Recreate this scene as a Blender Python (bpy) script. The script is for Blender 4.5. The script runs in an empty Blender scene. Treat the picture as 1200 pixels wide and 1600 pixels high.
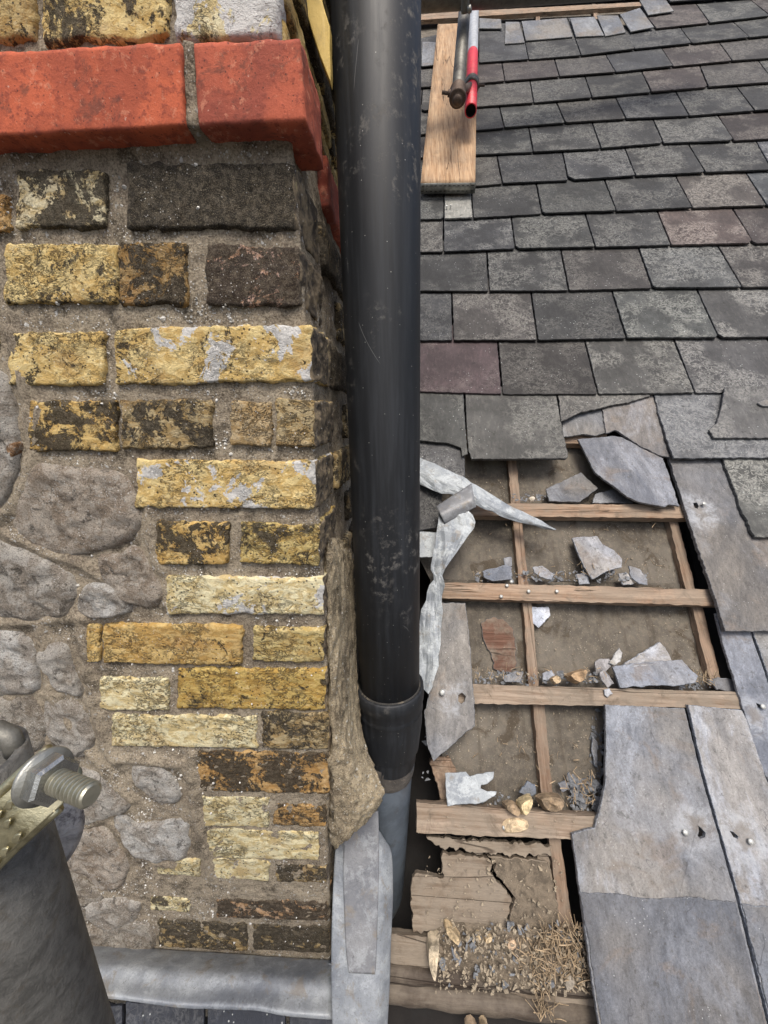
import bpy, bmesh, math, random
import numpy as np
from mathutils import Vector, Matrix, noise as mn
random.seed(7)
C = bpy.context.scene.collection
S = bpy.context.scene

# ------------------------------------------------------------------ camera
F = 600.0
def nz(v):
    v = np.array(v, float); return v/np.linalg.norm(v)
def cr(x, y): return np.array([x-600., y-800., F])
_d = nz(cr(650, 3150)); _Y = cr(650, 650); _Y = nz(_Y-_d*_Y.dot(_d)); _Z = -_d; _X = np.cross(_Y, _Z)
M3 = np.array([_X, _Y, _Z])
CAMZ = 0.0
cam = bpy.data.objects.new('camera', bpy.data.cameras.new('camera')); C.objects.link(cam)
cm = np.eye(4); cm[:3, 0] = M3[:, 0]; cm[:3, 1] = -M3[:, 1]; cm[:3, 2] = -M3[:, 2]
cam.matrix_world = Matrix(cm.tolist())
cam.data.sensor_fit = 'HORIZONTAL'; cam.data.sensor_width = 36; cam.data.lens = F/1200*36
cam.data.clip_start = 0.01; cam.data.clip_end = 500
S.camera = cam
S.render.resolution_x = 768; S.render.resolution_y = 1024

# ------------------------------------------------------------------ light
SUN_EL, SUN_AZ = 60, 168          # azimuth clockwise from +Y
w = bpy.data.worlds.new('World'); S.world = w; w.use_nodes = True
nt = w.node_tree; nt.nodes.clear()
sk = nt.nodes.new('ShaderNodeTexSky'); sk.sky_type = 'NISHITA'; sk.sun_disc = False
sk.sun_elevation = math.radians(SUN_EL); sk.sun_rotation = math.radians(SUN_AZ)
sk.air_density = 1.0; sk.dust_density = 5.0; sk.ozone_density = 1.0
bg = nt.nodes.new('ShaderNodeBackground'); bg.inputs[1].default_value = 0.13
wo = nt.nodes.new('ShaderNodeOutputWorld')
nt.links.new(sk.outputs[0], bg.inputs[0]); nt.links.new(bg.outputs[0], wo.inputs[0])
sl = bpy.data.lights.new('sun', 'SUN'); sl.energy = 2.1; sl.angle = math.radians(22); sl.color = (1, .95, .87)
so = bpy.data.objects.new('sun', sl); C.objects.link(so)
e, a = math.radians(SUN_EL), math.radians(SUN_AZ)
so.rotation_euler = Vector((math.sin(a)*math.cos(e), math.cos(a)*math.cos(e), math.sin(e))).to_track_quat('Z', 'Y').to_euler()
S.view_settings.view_transform = 'Standard'; S.view_settings.look = 'None'
S.view_settings.exposure = 0.45; S.view_settings.gamma = 1.0; S.view_settings.use_curve_mapping = False

# ------------------------------------------------------------------ geometry frames
def ry(x, y): return M3 @ cr(x, y)
def PY(x, y, Y):                       # the point seen there at world depth Y
    v = ry(x, y); return v*Y/v[1]
def PD(x, y, D): return ry(x, y)*D/F   # at distance D along the lens axis
RU = nz(-M3 @ cr(-7900, 690)); RV0 = nz(M3 @ cr(725, -520)); RN = nz(np.cross(RU, RV0)); RV = np.cross(RN, RU)
RH = 0.90
def RP(x, y, off=0.):                  # on the roof plane, off metres proud of it
    v = ry(x, y); return v*(-(RH-off))/(v@RN)
WY = 0.463
def WP(x, y, out=0.): return PY(x, y, WY-out)
def ruv(p): return np.array([p@RU, p@RV])
def r3(u, v, off=0.): return RU*u+RV*v-RN*(RH-off)
WF = np.array([[1., 0, 0], [0, 0, 1], [0, -1, 0]])      # wall frame rows: x, up, out
SF = np.array([[0., 1, 0], [0, 0, 1], [1., 0, 0]])      # side face frame
RF = np.array([RU, RV, RN])
ID = np.eye(3)

# ------------------------------------------------------------------ objects
WM = {}
def place(o, mw, parent):
    WM[o.name] = mw
    if parent is not None:
        o.parent = parent; o.matrix_local = WM[parent.name].inverted() @ mw
    else: o.matrix_local = mw
def thing(name, label, cat, loc, group=None):
    o = bpy.data.objects.new(name, None); C.objects.link(o); o.empty_display_size = .05
    place(o, Matrix.Translation(Vector(loc)), None)
    o['label'] = label; o['category'] = cat
    if group: o['group'] = group
    return o
def tag(o, label=None, cat=None, group=None, kind=None):
    if label: o['label'] = label
    if cat: o['category'] = cat
    if group: o['group'] = group
    if kind: o['kind'] = kind
    return o
def mesh(name, V, Fc, mats, parent=None, frame=ID, mi=None, smooth=True, color=None):
    V = np.array(V, float); o0 = V.mean(axis=0); L = (V-o0) @ frame.T
    me = bpy.data.meshes.new(name); me.from_pydata(L.tolist(), [], [tuple(f) for f in Fc])
    if not isinstance(mats, (list, tuple)): mats = [mats]
    for m in mats: me.materials.append(m)
    if mi is not None: me.polygons.foreach_set('material_index', np.array(mi, dtype=np.int32))
    if smooth is True: me.polygons.foreach_set('use_smooth', [True]*len(me.polygons))
    elif smooth: me.polygons.foreach_set('use_smooth', smooth)
    me.update()
    o = bpy.data.objects.new(name, me); C.objects.link(o)
    mw = np.eye(4); mw[:3, :3] = frame.T; mw[:3, 3] = o0
    place(o, Matrix(mw.tolist()), parent)
    if color: o.color = color
    return o
def ns(p, sc, seed=0.):
    return mn.noise(Vector((p[0]*sc+seed*7.3, p[1]*sc+seed*3.1, p[2]*sc+seed*5.7)))
def fb(p, sc, seed=0., o=3):
    s = 0; a = 1.
    for i in range(o): s += a*ns(p, sc, seed+i); sc *= 2.1; a *= .5
    return s
_bc = {}
def boxgrid(nx, ny, nzz):
    k = (nx, ny, nzz)
    if k in _bc: return _bc[k]
    V = []; idx = {}; Fc = []; tg = []
    def v(i, j, l):
        q = (i, j, l)
        if q not in idx: idx[q] = len(V); V.append((2*i/nx-1, 2*j/ny-1, 2*l/nzz-1))
        return idx[q]
    for i in range(nx):
        for j in range(ny):
            Fc.append((v(i, j, nzz), v(i+1, j, nzz), v(i+1, j+1, nzz), v(i, j+1, nzz))); tg.append(0)
            Fc.append((v(i, j, 0), v(i, j+1, 0), v(i+1, j+1, 0), v(i+1, j, 0))); tg.append(1)
    for i in range(nx):
        for l in range(nzz):
            Fc.append((v(i, 0, l), v(i+1, 0, l), v(i+1, 0, l+1), v(i, 0, l+1))); tg.append(2)
            Fc.append((v(i, ny, l), v(i, ny, l+1), v(i+1, ny, l+1), v(i+1, ny, l))); tg.append(3)
    for j in range(ny):
        for l in range(nzz):
            Fc.append((v(0, j, l), v(0, j, l+1), v(0, j+1, l+1), v(0, j+1, l))); tg.append(4)
            Fc.append((v(nx, j, l), v(nx, j+1, l), v(nx, j+1, l+1), v(nx, j, l+1))); tg.append(5)
    _bc[k] = (V, Fc, tg); return _bc[k]
def rblock(name, q, nrm, depth, mats, parent, frame, r=.006, res=.004, amp=.0015, sc=60, seed=None, side_mat=None, color=None, edge=0., fine=.3, resz=None, pit=0., smooth=True):
    """rounded, worn block; q = BL, BR, TR, TL of its front face; depth goes back along -nrm"""
    if seed is None: seed = random.random()*50
    q = [np.array(p) for p in q]; nrm = np.array(nrm)
    W = (np.linalg.norm(q[1]-q[0])+np.linalg.norm(q[2]-q[3]))/2; H = (np.linalg.norm(q[3]-q[0])+np.linalg.norm(q[2]-q[1]))/2
    nx = max(2, int(W/res)); ny = max(2, int(H/res)); nl = max(1, int(depth/(resz or res*2)))
    bv, Fc, tg = boxgrid(nx, ny, nl)
    ax, ay, az = W/2, H/2, depth/2; r = min(r, ax*.9, ay*.9, az*.98)
    cx = (q[0]+q[1]+q[2]+q[3])/4; eu = nz(q[1]-q[0]+q[2]-q[3]); ev = nz(q[3]-q[0]+q[2]-q[1])
    V = []
    for (s, t, l) in bv:
        p = np.array((s*ax, t*ay, l*az)); c = np.array((max(-ax+r, min(ax-r, p[0])), max(-ay+r, min(ay-r, p[1])), max(-az+r, min(az-r, p[2]))))
        d = p-c; ln = math.sqrt(d@d)
        if ln > 1e-9: d = d/ln; p = c+d*r
        g = (p[0], p[1], p[2])
        n1 = ns(g, sc, seed); n2 = ns(g, sc*3.1, seed+3)
        dd = amp*(n1+fine*n2)
        if pit:
            n3 = ns(g, 130, seed+9)
            if n3 > .35: dd -= pit*min(1, (n3-.35)*5)
            n4 = ns((g[0], g[1]*2.2, g[2]), 38, seed+5)
            dd -= pit*1.2*max(0, 1-abs(n4)*14)
        p = p+d*dd
        if edge:
            ew = max(abs(s), abs(t)); ew = max(0, (ew-.8)/.2)
            p[0] += (1 if s > 0 else -1)*edge*ew*abs(s)*(ns(g, 55, seed+11)+.6*ns(g, 150, seed+12)-.25); p[1] += edge*ew*abs(t)*(ns(g, 55, seed+17)+.6*ns(g, 150, seed+13)-.25)*(1 if t > 0 else -1)
        s2, t2 = p[0]/ax, p[1]/ay
        b = ((1-s2)*(1-t2)*q[0]+(1+s2)*(1-t2)*q[1]+(1+s2)*(1+t2)*q[2]+(1-s2)*(1+t2)*q[3])/4
        V.append(b+nrm*(p[2]-az))
    mi = None
    if side_mat is not None:
        mats = [mats, side_mat]; mi = [1 if k == 5 else 0 for k in tg]
    return mesh(name, V, Fc, mats, parent, frame, mi, smooth, color)
def cat_rom(P, per, closed=True):
    n = len(P); out = []
    for i in range(n):
        p0, p1, p2, p3 = P[(i-1) % n], P[i], P[(i+1) % n], P[(i+2) % n]
        for k in range(per):
            t = k/per
            out.append(.5*((2*p1)+(-p0+p2)*t+(2*p0-5*p1+4*p2-p3)*t*t+(-p0+3*p1-3*p2+p3)*t**3))
    return out
def stone(name, pts, mat, parent, base=-.007, bulge=.0115, frame=WF, fn=WP, nrm=(0, -1, 0), color=None, per=9, rings=20, amp=.003):
    seed = random.random()*50; nrm = np.array(nrm)
    P = cat_rom([fn(x, y, base) for x, y in pts], per); c = sum(P)/len(P); n = len(P)
    V = [c+nrm*bulge*(1+.3*ns(c, 30, seed))]; Fc = []
    tilt = (random.uniform(-.5, .5), random.uniform(-.5, .5))
    for k in range(1, rings+1):
        t = k/rings
        for i, p in enumerate(P):
            q = c+(p-c)*(t*(1+.05*ns(p, 60, seed)))
            h = bulge*(1-t**12)**.8*(1+tilt[0]*(q-c)[0]*8+tilt[1]*(q-c)[2]*8)
            h += amp*(fb(q, 45, seed, 4)+1.1*(.35-abs(ns(q, 28, seed+4))))*(1-t**10)
            V.append(q+nrm*h)
    for i in range(n): Fc.append((0, 1+i, 1+(i+1) % n))
    for k in range(rings-1):
        for i in range(n):
            a0 = 1+k*n+i; a1 = 1+k*n+(i+1) % n; Fc.append((a0, a0+n, a1+n, a1))
    ar = sum(P[i][0]*P[(i+1) % n][2]-P[(i+1) % n][0]*P[i][2] for i in range(n))
    if ar < 0: Fc = [tuple(reversed(f)) for f in Fc]
    return mesh(name, V, Fc, mat, parent, frame, color=color)
def jag(pts, step, amp, seed, fn):
    """polygon of world points with broken, subdivided edges"""
    out = []
    n = len(pts)
    for i in range(n):
        a0, b0 = pts[i], pts[(i+1) % n]; L = np.linalg.norm(b0-a0); k = max(1, int(L/step)); 
        if L < 1e-6: out.append(a0); continue
        pr = nz(np.cross(nz(b0-a0), fn))
        for j in range(k):
            t = j/k; p = a0+(b0-a0)*t
            if j: p = p+pr*amp*(mn.noise(Vector((p*90).tolist())+Vector((seed, 0, 0)))+.6*mn.noise(Vector((p*300).tolist())+Vector((seed, 0, 0))))
            out.append(p)
    return out
def slab(name, pts, th, mats, parent=None, frame=RF, nrm=None, step=.008, amp=.002, color=None, hole=None, holes=None, flat=False, ch=.0012):
    """flat piece with thickness; pts = world points, top surface; mats=[face, edge]"""
    nrm = RN if nrm is None else np.array(nrm); seed = random.random()*90
    pts = [np.array(p) for p in pts]
    keep = set()
    n = len(pts); A = np.zeros(3)
    for i in range(n): A += np.cross(pts[i]-pts[0], pts[(i+1) % n]-pts[0])
    if A@nrm < 0: pts = pts[::-1]
    J = jag(pts, step, amp, seed, nrm) if step else pts
    for h in (holes or []):
        h = [np.array(p) for p in h]; A = np.zeros(3)
        for i in range(len(h)): A += np.cross(h[i]-h[0], h[(i+1) % len(h)]-h[0])
        if A@nrm > 0: h = h[::-1]
        bi, bj = min(((i, j) for i in range(len(J)) for j in range(len(h))), key=lambda ij: np.linalg.norm(J[ij[0]]-h[ij[1]]))
        J = J[:bi+1]+h[bj:]+h[:bj+1]+J[bi:]
        keep |= {tuple(np.round(p, 7)) for p in h}|{tuple(np.round(J[bi], 7))}
    n = len(J); T = []
    for i in range(n):
        a0, b0, c0 = J[i-1], J[i], J[(i+1) % n]
        t = c0-a0; l = np.linalg.norm(t)
        inn = np.cross(nrm, t/l) if l > 1e-6 and tuple(np.round(b0, 7)) not in keep else np.zeros(3)
        T.append(b0+inn*ch+nrm*.0004*mn.noise(Vector((b0*70).tolist())))
    V = T+[p-nrm*ch*.8 for p in J]+[p-nrm*th for p in J]
    Fc = [tuple(range(n)), tuple(range(3*n-1, 2*n-1, -1))]; mi = [0, 0]; sm = [False, False]
    for i in range(n):
        k = (i+1) % n
        Fc.append((i, n+i, n+k, k)); mi.append(1); sm.append(True)
        Fc.append((n+i, 2*n+i, 2*n+k, n+k)); mi.append(1); sm.append(False)
    if not isinstance(mats, (list, tuple)): mats = [mats, mats]
    return mesh(name, V, Fc, mats, parent, frame, mi, sm, color)
def sheet(name, rows, th, mat, parent=None, frame=RF, nrm=None, amp=.002, sc=25, sub=6, color=None, nrag=0., crump=0., smooth=True):
    """bent metal sheet; rows = list of rows of world points, smoothly subdivided, solid"""
    nrm = RN if nrm is None else np.array(nrm); seed = random.random()*40
    R = np.array(rows)
    def up(A, k):
        n = len(A); out = []
        for i in range(n-1):
            p0 = A[max(i-1, 0)]; p1 = A[i]; p2 = A[i+1]; p3 = A[min(i+2, n-1)]
            for j in range(k):
                t = j/k; out.append(.5*((2*p1)+(-p0+p2)*t+(2*p0-5*p1+4*p2-p3)*t*t+(-p0+3*p1-3*p2+p3)*t**3))
        out.append(A[-1]); return np.array(out)
    R = up(R, sub); R = np.swapaxes(up(np.swapaxes(R, 0, 1), sub), 0, 1)
    a_, b_ = R.shape[:2]; V = []
    for i in range(a_):
        for j in range(b_):
            p = R[i, j]; q = p+nrm*amp*fb(p, sc, seed)
            if nrag and j in (0, b_-1): q = q+nz(R[i, -1]-R[i, 0])*nrag*fb(p, 60, seed)
            if crump: q = q+nrm*crump*(.28-abs(ns(p, sc*.9, seed+5)))*1.6+nz(R[i, -1]-R[i, 0])*crump*.7*(.28-abs(ns(p, sc*1.3, seed+9)))
            V.append(q)
    n = a_*b_; V += [v-nrm*th for v in V]; Fc = []
    for i in range(a_-1):
        for j in range(b_-1):
            k = i*b_+j; Fc.append((k, k+1, k+b_+1, k+b_)); Fc.append((n+k, n+k+b_, n+k+b_+1, n+k+1))
    def side(idx):
        for x, y in zip(idx[:-1], idx[1:]): Fc.append((x, y, n+y, n+x))
    side([j for j in range(b_)]); side([(a_-1)*b_+j for j in range(b_)]); side([i*b_ for i in range(a_)]); side([i*b_+b_-1 for i in range(a_)])
    o = mesh(name, V, Fc, mat, parent, frame, color=color, smooth=smooth)
    bm = bmesh.new(); bm.from_mesh(o.data); bmesh.ops.recalc_face_normals(bm, faces=bm.faces); bm.to_mesh(o.data); bm.free()
    return o
def basis(ax):
    ax = nz(ax); h = np.array([0, 0, 1.]) if abs(ax[2]) < .9 else np.array([1., 0, 0])
    u = nz(np.cross(h, ax)); return u, np.cross(ax, u), ax
def lathe(name, base, ax, prof, mat, parent=None, n=40, color=None, smooth=True, frame=None, hexa=False, rnoise=0.):
    u, v, w_ = basis(ax); V = []; Fc = []; base = np.array(base)
    for r, h in prof:
        for i in range(n):
            a_ = 2*math.pi*i/n; rr = r*(1+rnoise*ns((math.cos(a_), math.sin(a_), h*20), 2))
            V.append(base+w_*h+(u*math.cos(a_)+v*math.sin(a_))*rr)
    for k in range(len(prof)-1):
        for i in range(n):
            j = (i+1) % n; Fc.append((k*n+i, k*n+j, (k+1)*n+j, (k+1)*n+i))
    return mesh(name, V, Fc, mat, parent, np.array([u, v, w_]) if frame is None else frame, smooth=smooth, color=color)
def pipe_prof(r, L, t=.004):
    return [(r-t, 0), (r-t*.3, 0), (r, t*.3), (r, L*.5), (r, L-t*.3), (r-t*.3, L), (r-t, L), (r-t, L*.5), (r-t, 0)]
def sweep(name, pts, rad, mat, parent=None, n=10, color=None, frame=ID, amp=0., flat=1.):
    pts = [np.array(p) for p in pts]; V = []; Fc = []; seed = random.random()*9
    u0 = None
    for i, p in enumerate(pts):
        t = nz(pts[min(i+1, len(pts)-1)]-pts[max(i-1, 0)])
        if u0 is None: u0 = basis(t)[0]
        u0 = nz(u0-t*(u0@t)); v0 = np.cross(t, u0)
        r = rad[i] if hasattr(rad, '__len__') else rad
        for k in range(n):
            a_ = 2*math.pi*k/n; d = u0*math.cos(a_)+v0*math.sin(a_)*flat; V.append(p+d*r+(d*amp*fb(p+d*r, 60, seed) if amp else 0))
    m = len(pts)
    for i in range(m-1):
        for k in range(n):
            j = (k+1) % n; Fc.append((i*n+k, i*n+j, (i+1)*n+j, (i+1)*n+k))
    Fc.append(tuple(range(n-1, -1, -1))); Fc.append(tuple((m-1)*n+k for k in range(n)))
    return mesh(name, V, Fc, mat, parent, frame, color=color)

# ------------------------------------------------------------------ materials
class MT:
    def __init__(s, name):
        s.m = bpy.data.materials.new(name); s.m.use_nodes = True; s.t = s.m.node_tree; s.t.nodes.clear()
        s.o = s.t.nodes.new('ShaderNodeOutputMaterial'); s.b = s.t.nodes.new('ShaderNodeBsdfPrincipled')
        s.t.links.new(s.b.outputs[0], s.o.inputs[0])
        tc = s.t.nodes.new('ShaderNodeTexCoord'); s.oi = s.t.nodes.new('ShaderNodeObjectInfo')
        va = s.t.nodes.new('ShaderNodeVectorMath'); va.operation = 'MULTIPLY_ADD'
        cx = s.t.nodes.new('ShaderNodeCombineXYZ')
        for i, k in enumerate((37., 91., 53.)):
            mm = s.math('MULTIPLY', s.oi.outputs['Random'], k); s.t.links.new(mm, cx.inputs[i])
        s.t.links.new(tc.outputs['Object'], va.inputs[0]); va.inputs[1].default_value = (1, 1, 1); s.t.links.new(cx.outputs[0], va.inputs[2])
        s.v = va.outputs[0]; s.raw = tc.outputs['Object']; s.rnd = s.oi.outputs['Random']; s.col = s.oi.outputs['Color']; s.al = s.oi.outputs['Alpha']
        s.hs = []
    def set(s, inp, val):
        if hasattr(val, 'is_linked') or hasattr(val, 'links'): s.t.links.new(val, inp)
        elif isinstance(val, (tuple, list)):
            inp.default_value = tuple(val)+((1,) if len(val) == 3 and len(inp.default_value) == 4 else ())
        else: inp.default_value = val
    def math(s, op, a_, b_=0., c=None, clamp=False):
        n = s.t.nodes.new('ShaderNodeMath'); n.operation = op; n.use_clamp = clamp
        s.set(n.inputs[0], a_); s.set(n.inputs[1], b_)
        if c is not None: s.set(n.inputs[2], c)
        return n.outputs[0]
    def sc(s, vec, x, y, z):
        n = s.t.nodes.new('ShaderNodeVectorMath'); n.operation = 'MULTIPLY'; s.set(n.inputs[0], vec); n.inputs[1].default_value = (x, y, z); return n.outputs[0]
    def noise(s, scale, det=4., rough=.55, dist=0., vec=None):
        n = s.t.nodes.new('ShaderNodeTexNoise'); s.t.links.new(vec or s.v, n.inputs['Vector'])
        n.inputs['Scale'].default_value = scale; n.inputs['Detail'].default_value = det; n.inputs['Roughness'].default_value = rough; n.inputs['Distortion'].default_value = dist
        return n.outputs[0]
    def vor(s, scale, feat='F1', vec=None, out='Distance', rand=1.):
        n = s.t.nodes.new('ShaderNodeTexVoronoi'); n.feature = feat; s.t.links.new(vec or s.v, n.inputs['Vector']); n.inputs['Scale'].default_value = scale; n.inputs['Randomness'].default_value = rand
        return n.outputs[out]
    def step(s, x, lo, hi, a_=0., b_=1.):
        n = s.t.nodes.new('ShaderNodeMapRange'); n.interpolation_type = 'SMOOTHSTEP'; s.set(n.inputs[0], x)
        for i, k in enumerate((lo, hi, a_, b_)): s.set(n.inputs[i+1], k)
        return n.outputs[0]
    def mix(s, f, a_, b_, mode='MIX'):
        n = s.t.nodes.new('ShaderNodeMix'); n.data_type = 'RGBA'; n.blend_type = mode; s.set(n.inputs[0], f); s.set(n.inputs[6], a_); s.set(n.inputs[7], b_); return n.outputs[2]
    def band(s, x, c, w_):   # 1 on a thin contour
        return s.step(s.math('ABSOLUTE', s.math('SUBTRACT', x, c)), 0., w_, 1., 0.)
    def fin(s, col, rough=.8, h=None, dist=.001, strength=1., metal=0., spec=None):
        s.set(s.b.inputs['Base Color'], col); s.set(s.b.inputs['Roughness'], rough); s.set(s.b.inputs['Metallic'], metal)
        if spec is not None: s.b.inputs['Specular IOR Level'].default_value = spec
        if h is not None:
            n = s.t.nodes.new('ShaderNodeBump'); n.inputs['Strength'].default_value = strength; n.inputs['Distance'].default_value = dist
            s.t.links.new(h, n.inputs['Height']); s.t.links.new(n.outputs[0], s.b.inputs['Normal'])
        return s.m
def mul(m, a_, b_): return m.math('MULTIPLY', a_, b_)
def add(m, a_, b_): return m.math('ADD', a_, b_)

def mat_brick(name='stock_brick', dark=(.022, .019, .016), paint=0.):
    m = MT(name)
    v2 = m.sc(m.v, 1, 1.7, 1)
    big = m.noise(14, 3, .6); med = m.noise(48, 6, .72, .8, v2); fine = m.noise(330, 5, .78); gr = m.noise(950, 2, .6)
    c = m.mix(m.step(med, .44, .57), m.mix(1., m.col, (.78, .68, .52), 'MULTIPLY'), m.col)
    c = m.mix(m.step(m.noise(75, 5, .75, .4, v2), .56, .66, 0, .7), c, m.mix(.4, m.col, (.85, .74, .5)))
    c = m.mix(m.step(big, .52, .72, 0, .35), c, (.33, .17, .07))
    # crusted soot: coverage from the object's alpha, broken up
    k = add(m, m.noise(24, 6, .75, .7), mul(m, m.noise(120, 5, .75), .45))
    th = m.math('SUBTRACT', 1.06, mul(m, m.al, .62))
    sk_ = m.step(k, m.math('SUBTRACT', th, .015), add(m, th, .03))
    vn = m.math('MAXIMUM', m.band(m.noise(24, 5, .65, .6, v2), .5, .016), mul(m, m.band(m.noise(55, 4, .7, .5, v2), .5, .035), .9))
    veins = mul(m, mul(m, vn, m.step(m.noise(16, 3), .42, .56)), .85)
    pits = mul(m, m.step(add(m, m.vor(160), mul(m, fine, .5)), .42, .47, 1, 0), m.step(m.noise(30, 4), .44, .54))
    dk = m.math('MAXIMUM', m.math('MAXIMUM', sk_, veins), mul(m, pits, .9), clamp=True)
    dkc = m.mix(m.step(m.noise(140, 5, .78), .48, .58), dark, (.085, .072, .055))
    c = m.mix(mul(m, dk, .95), c, dkc)
    c = m.mix(m.step(fine, .52, .64, 0, .4), c, m.mix(.6, c, (.12, .09, .05)))
    c = m.mix(m.step(gr, .52, .66, 0, .3), c, m.mix(.5, c, (.8, .7, .5)))
    wm = mul(m, m.step(add(m, m.vor(230), mul(m, m.noise(200, 3), .35)), .27, .33, 1, 0), m.step(m.noise(15, 3), .48, .6))
    c = m.mix(mul(m, wm, .9), c, (.7, .68, .64))
    hp = 0.
    if paint:
        pt = m.step(add(m, m.noise(17, 5, .7, .5), mul(m, m.noise(90, 4), .12)), .7-.09*paint, .72-.09*paint)
        c = m.mix(mul(m, pt, .92), c, m.mix(m.noise(150, 5, .8), (.88, .88, .88), (.5, .5, .49)))
    h = add(m, add(m, mul(m, fine, .75), mul(m, med, 1.)), mul(m, dk, -.9))
    h = add(m, h, mul(m, gr, .25))
    return m.fin(c, .92, h, .004, 1., spec=.2)
def mat_soot_shade():  # side faces: soot, with the shade towards the pipe put into the colour
    m = MT('soot_shade_brick_side')
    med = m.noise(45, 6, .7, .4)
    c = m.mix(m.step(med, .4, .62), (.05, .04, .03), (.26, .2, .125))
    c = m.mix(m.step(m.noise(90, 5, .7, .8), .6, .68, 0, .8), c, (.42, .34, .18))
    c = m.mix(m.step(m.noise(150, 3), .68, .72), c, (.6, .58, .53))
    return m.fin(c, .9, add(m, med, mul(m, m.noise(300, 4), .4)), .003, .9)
def mat_mortar(k=1.):
    m = MT('lime_mortar')
    a_ = m.noise(9, 5, .6, vec=m.raw); b_ = m.noise(55, 6, .72); f = m.noise(420, 5, .8); g = m.noise(170, 4, .7)
    c = m.mix(m.step(a_, .4, .6), (.23, .19, .145), (.41, .35, .265))
    c = m.mix(m.step(b_, .42, .6, 0, .7), c, (.46, .39, .29))
    c = m.mix(m.step(m.noise(21, 6, .75), .53, .62, 0, .75), c, (.065, .054, .04))
    c = m.mix(m.step(g, .52, .64, 0, .55), c, (.1, .08, .055))
    c = m.mix(m.step(f, .5, .6, 0, .55), c, (.07, .056, .04))
    c = m.mix(m.step(f, .5, .38, 0, .6), c, (.5, .44, .34))
    zone = m.step(m.noise(16, 4, .65, vec=m.raw), .42, .56)
    sp = m.step(add(m, m.vor(75), mul(m, m.noise(160, 5, .8), 1.)), .62, .66, 1, 0)
    sp2 = m.step(add(m, m.vor(260), mul(m, m.noise(100, 3), .5)), .42, .46, 1, 0)
    w_ = mul(m, m.math('MAXIMUM', sp, sp2), zone)
    c = m.mix(mul(m, w_, .95), c, m.mix(f, (.82, .81, .79), (.55, .54, .5)))
    if k != 1: c = m.mix(1., c, (k, k*.98, k*.9), 'MULTIPLY')
    h = add(m, add(m, mul(m, f, .8), b_), mul(m, w_, .5)); h = add(m, h, mul(m, g, .6))
    return m.fin(c, .95, h, .004, 1., spec=.15)
def mat_stone():
    m = MT('rubble_stone')
    a_ = m.noise(22, 6, .72, .6); b_ = m.noise(95, 6, .76); f = m.noise(520, 5, .78)
    c = m.mix(m.step(a_, .42, .58), m.mix(1., m.col, (.6, .55, .5), 'MULTIPLY'), m.col)
    c = m.mix(m.step(b_, .5, .62, 0, .8), c, (.56, .52, .46))
    c = m.mix(m.step(m.noise(45, 6, .75, .5), .55, .62, 0, .75), c, (.09, .08, .068))
    c = m.mix(m.step(f, .5, .6, 0, .6), c, (.07, .062, .052)); c = m.mix(m.step(f, .44, .36, 0, .6), c, (.62, .59, .54))
    zone = m.step(m.noise(24, 3), .5, .6)
    c = m.mix(mul(m, m.step(add(m, m.vor(240), mul(m, b_, .4)), .36, .42, 1, 0), zone), c, (.78, .77, .74))
    return m.fin(c, .95, add(m, add(m, mul(m, f, .9), mul(m, b_, 1.4)), mul(m, a_, .9)), .006, 1., spec=.15)
def mat_red():
    m = MT('red_facing_brick')
    a_ = m.noise(16, 4, .6); b_ = m.noise(110, 5, .7); f = m.noise(500, 5, .8)
    c = m.mix(m.step(a_, .4, .6), (.24, .055, .035), (.47, .11, .055))
    c = m.mix(mul(m, m.step(m.rnd, .0, 1.), .0), c, m.col)
    c = m.mix(.35, c, m.col)
    c = m.mix(m.step(b_, .52, .62, 0, .65), c, (.2, .045, .03)); c = m.mix(m.step(m.noise(70, 5, .75), .56, .64, 0, .5), c, (.6, .26, .16)); c = m.mix(m.step(add(m, m.vor(170), mul(m, f, .3)), .25, .3, .8, 0), c, (.07, .025, .02))
    cr_ = mul(m, m.band(m.noise(6, 3, .6, .3, m.sc(m.v, 1, .3, 1)), .5, .003), m.step(m.noise(14, 2), .55, .6))
    c = m.mix(mul(m, cr_, .7), c, (.05, .02, .015))
    c = m.mix(m.step(m.noise(26, 6, .75, .5), .55, .66, 0, .6), c, (.09, .045, .035)); c = m.mix(m.step(f, .52, .66, 0, .45), c, (.2, .05, .03))
    c = m.mix(m.step(m.noise(180, 3), .68, .74, 0, .6), c, (.62, .4, .32))
    return m.fin(c, .85, add(m, add(m, mul(m, f, .4), b_), mul(m, cr_, -1.4)), .0014, .8, spec=.3)
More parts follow.
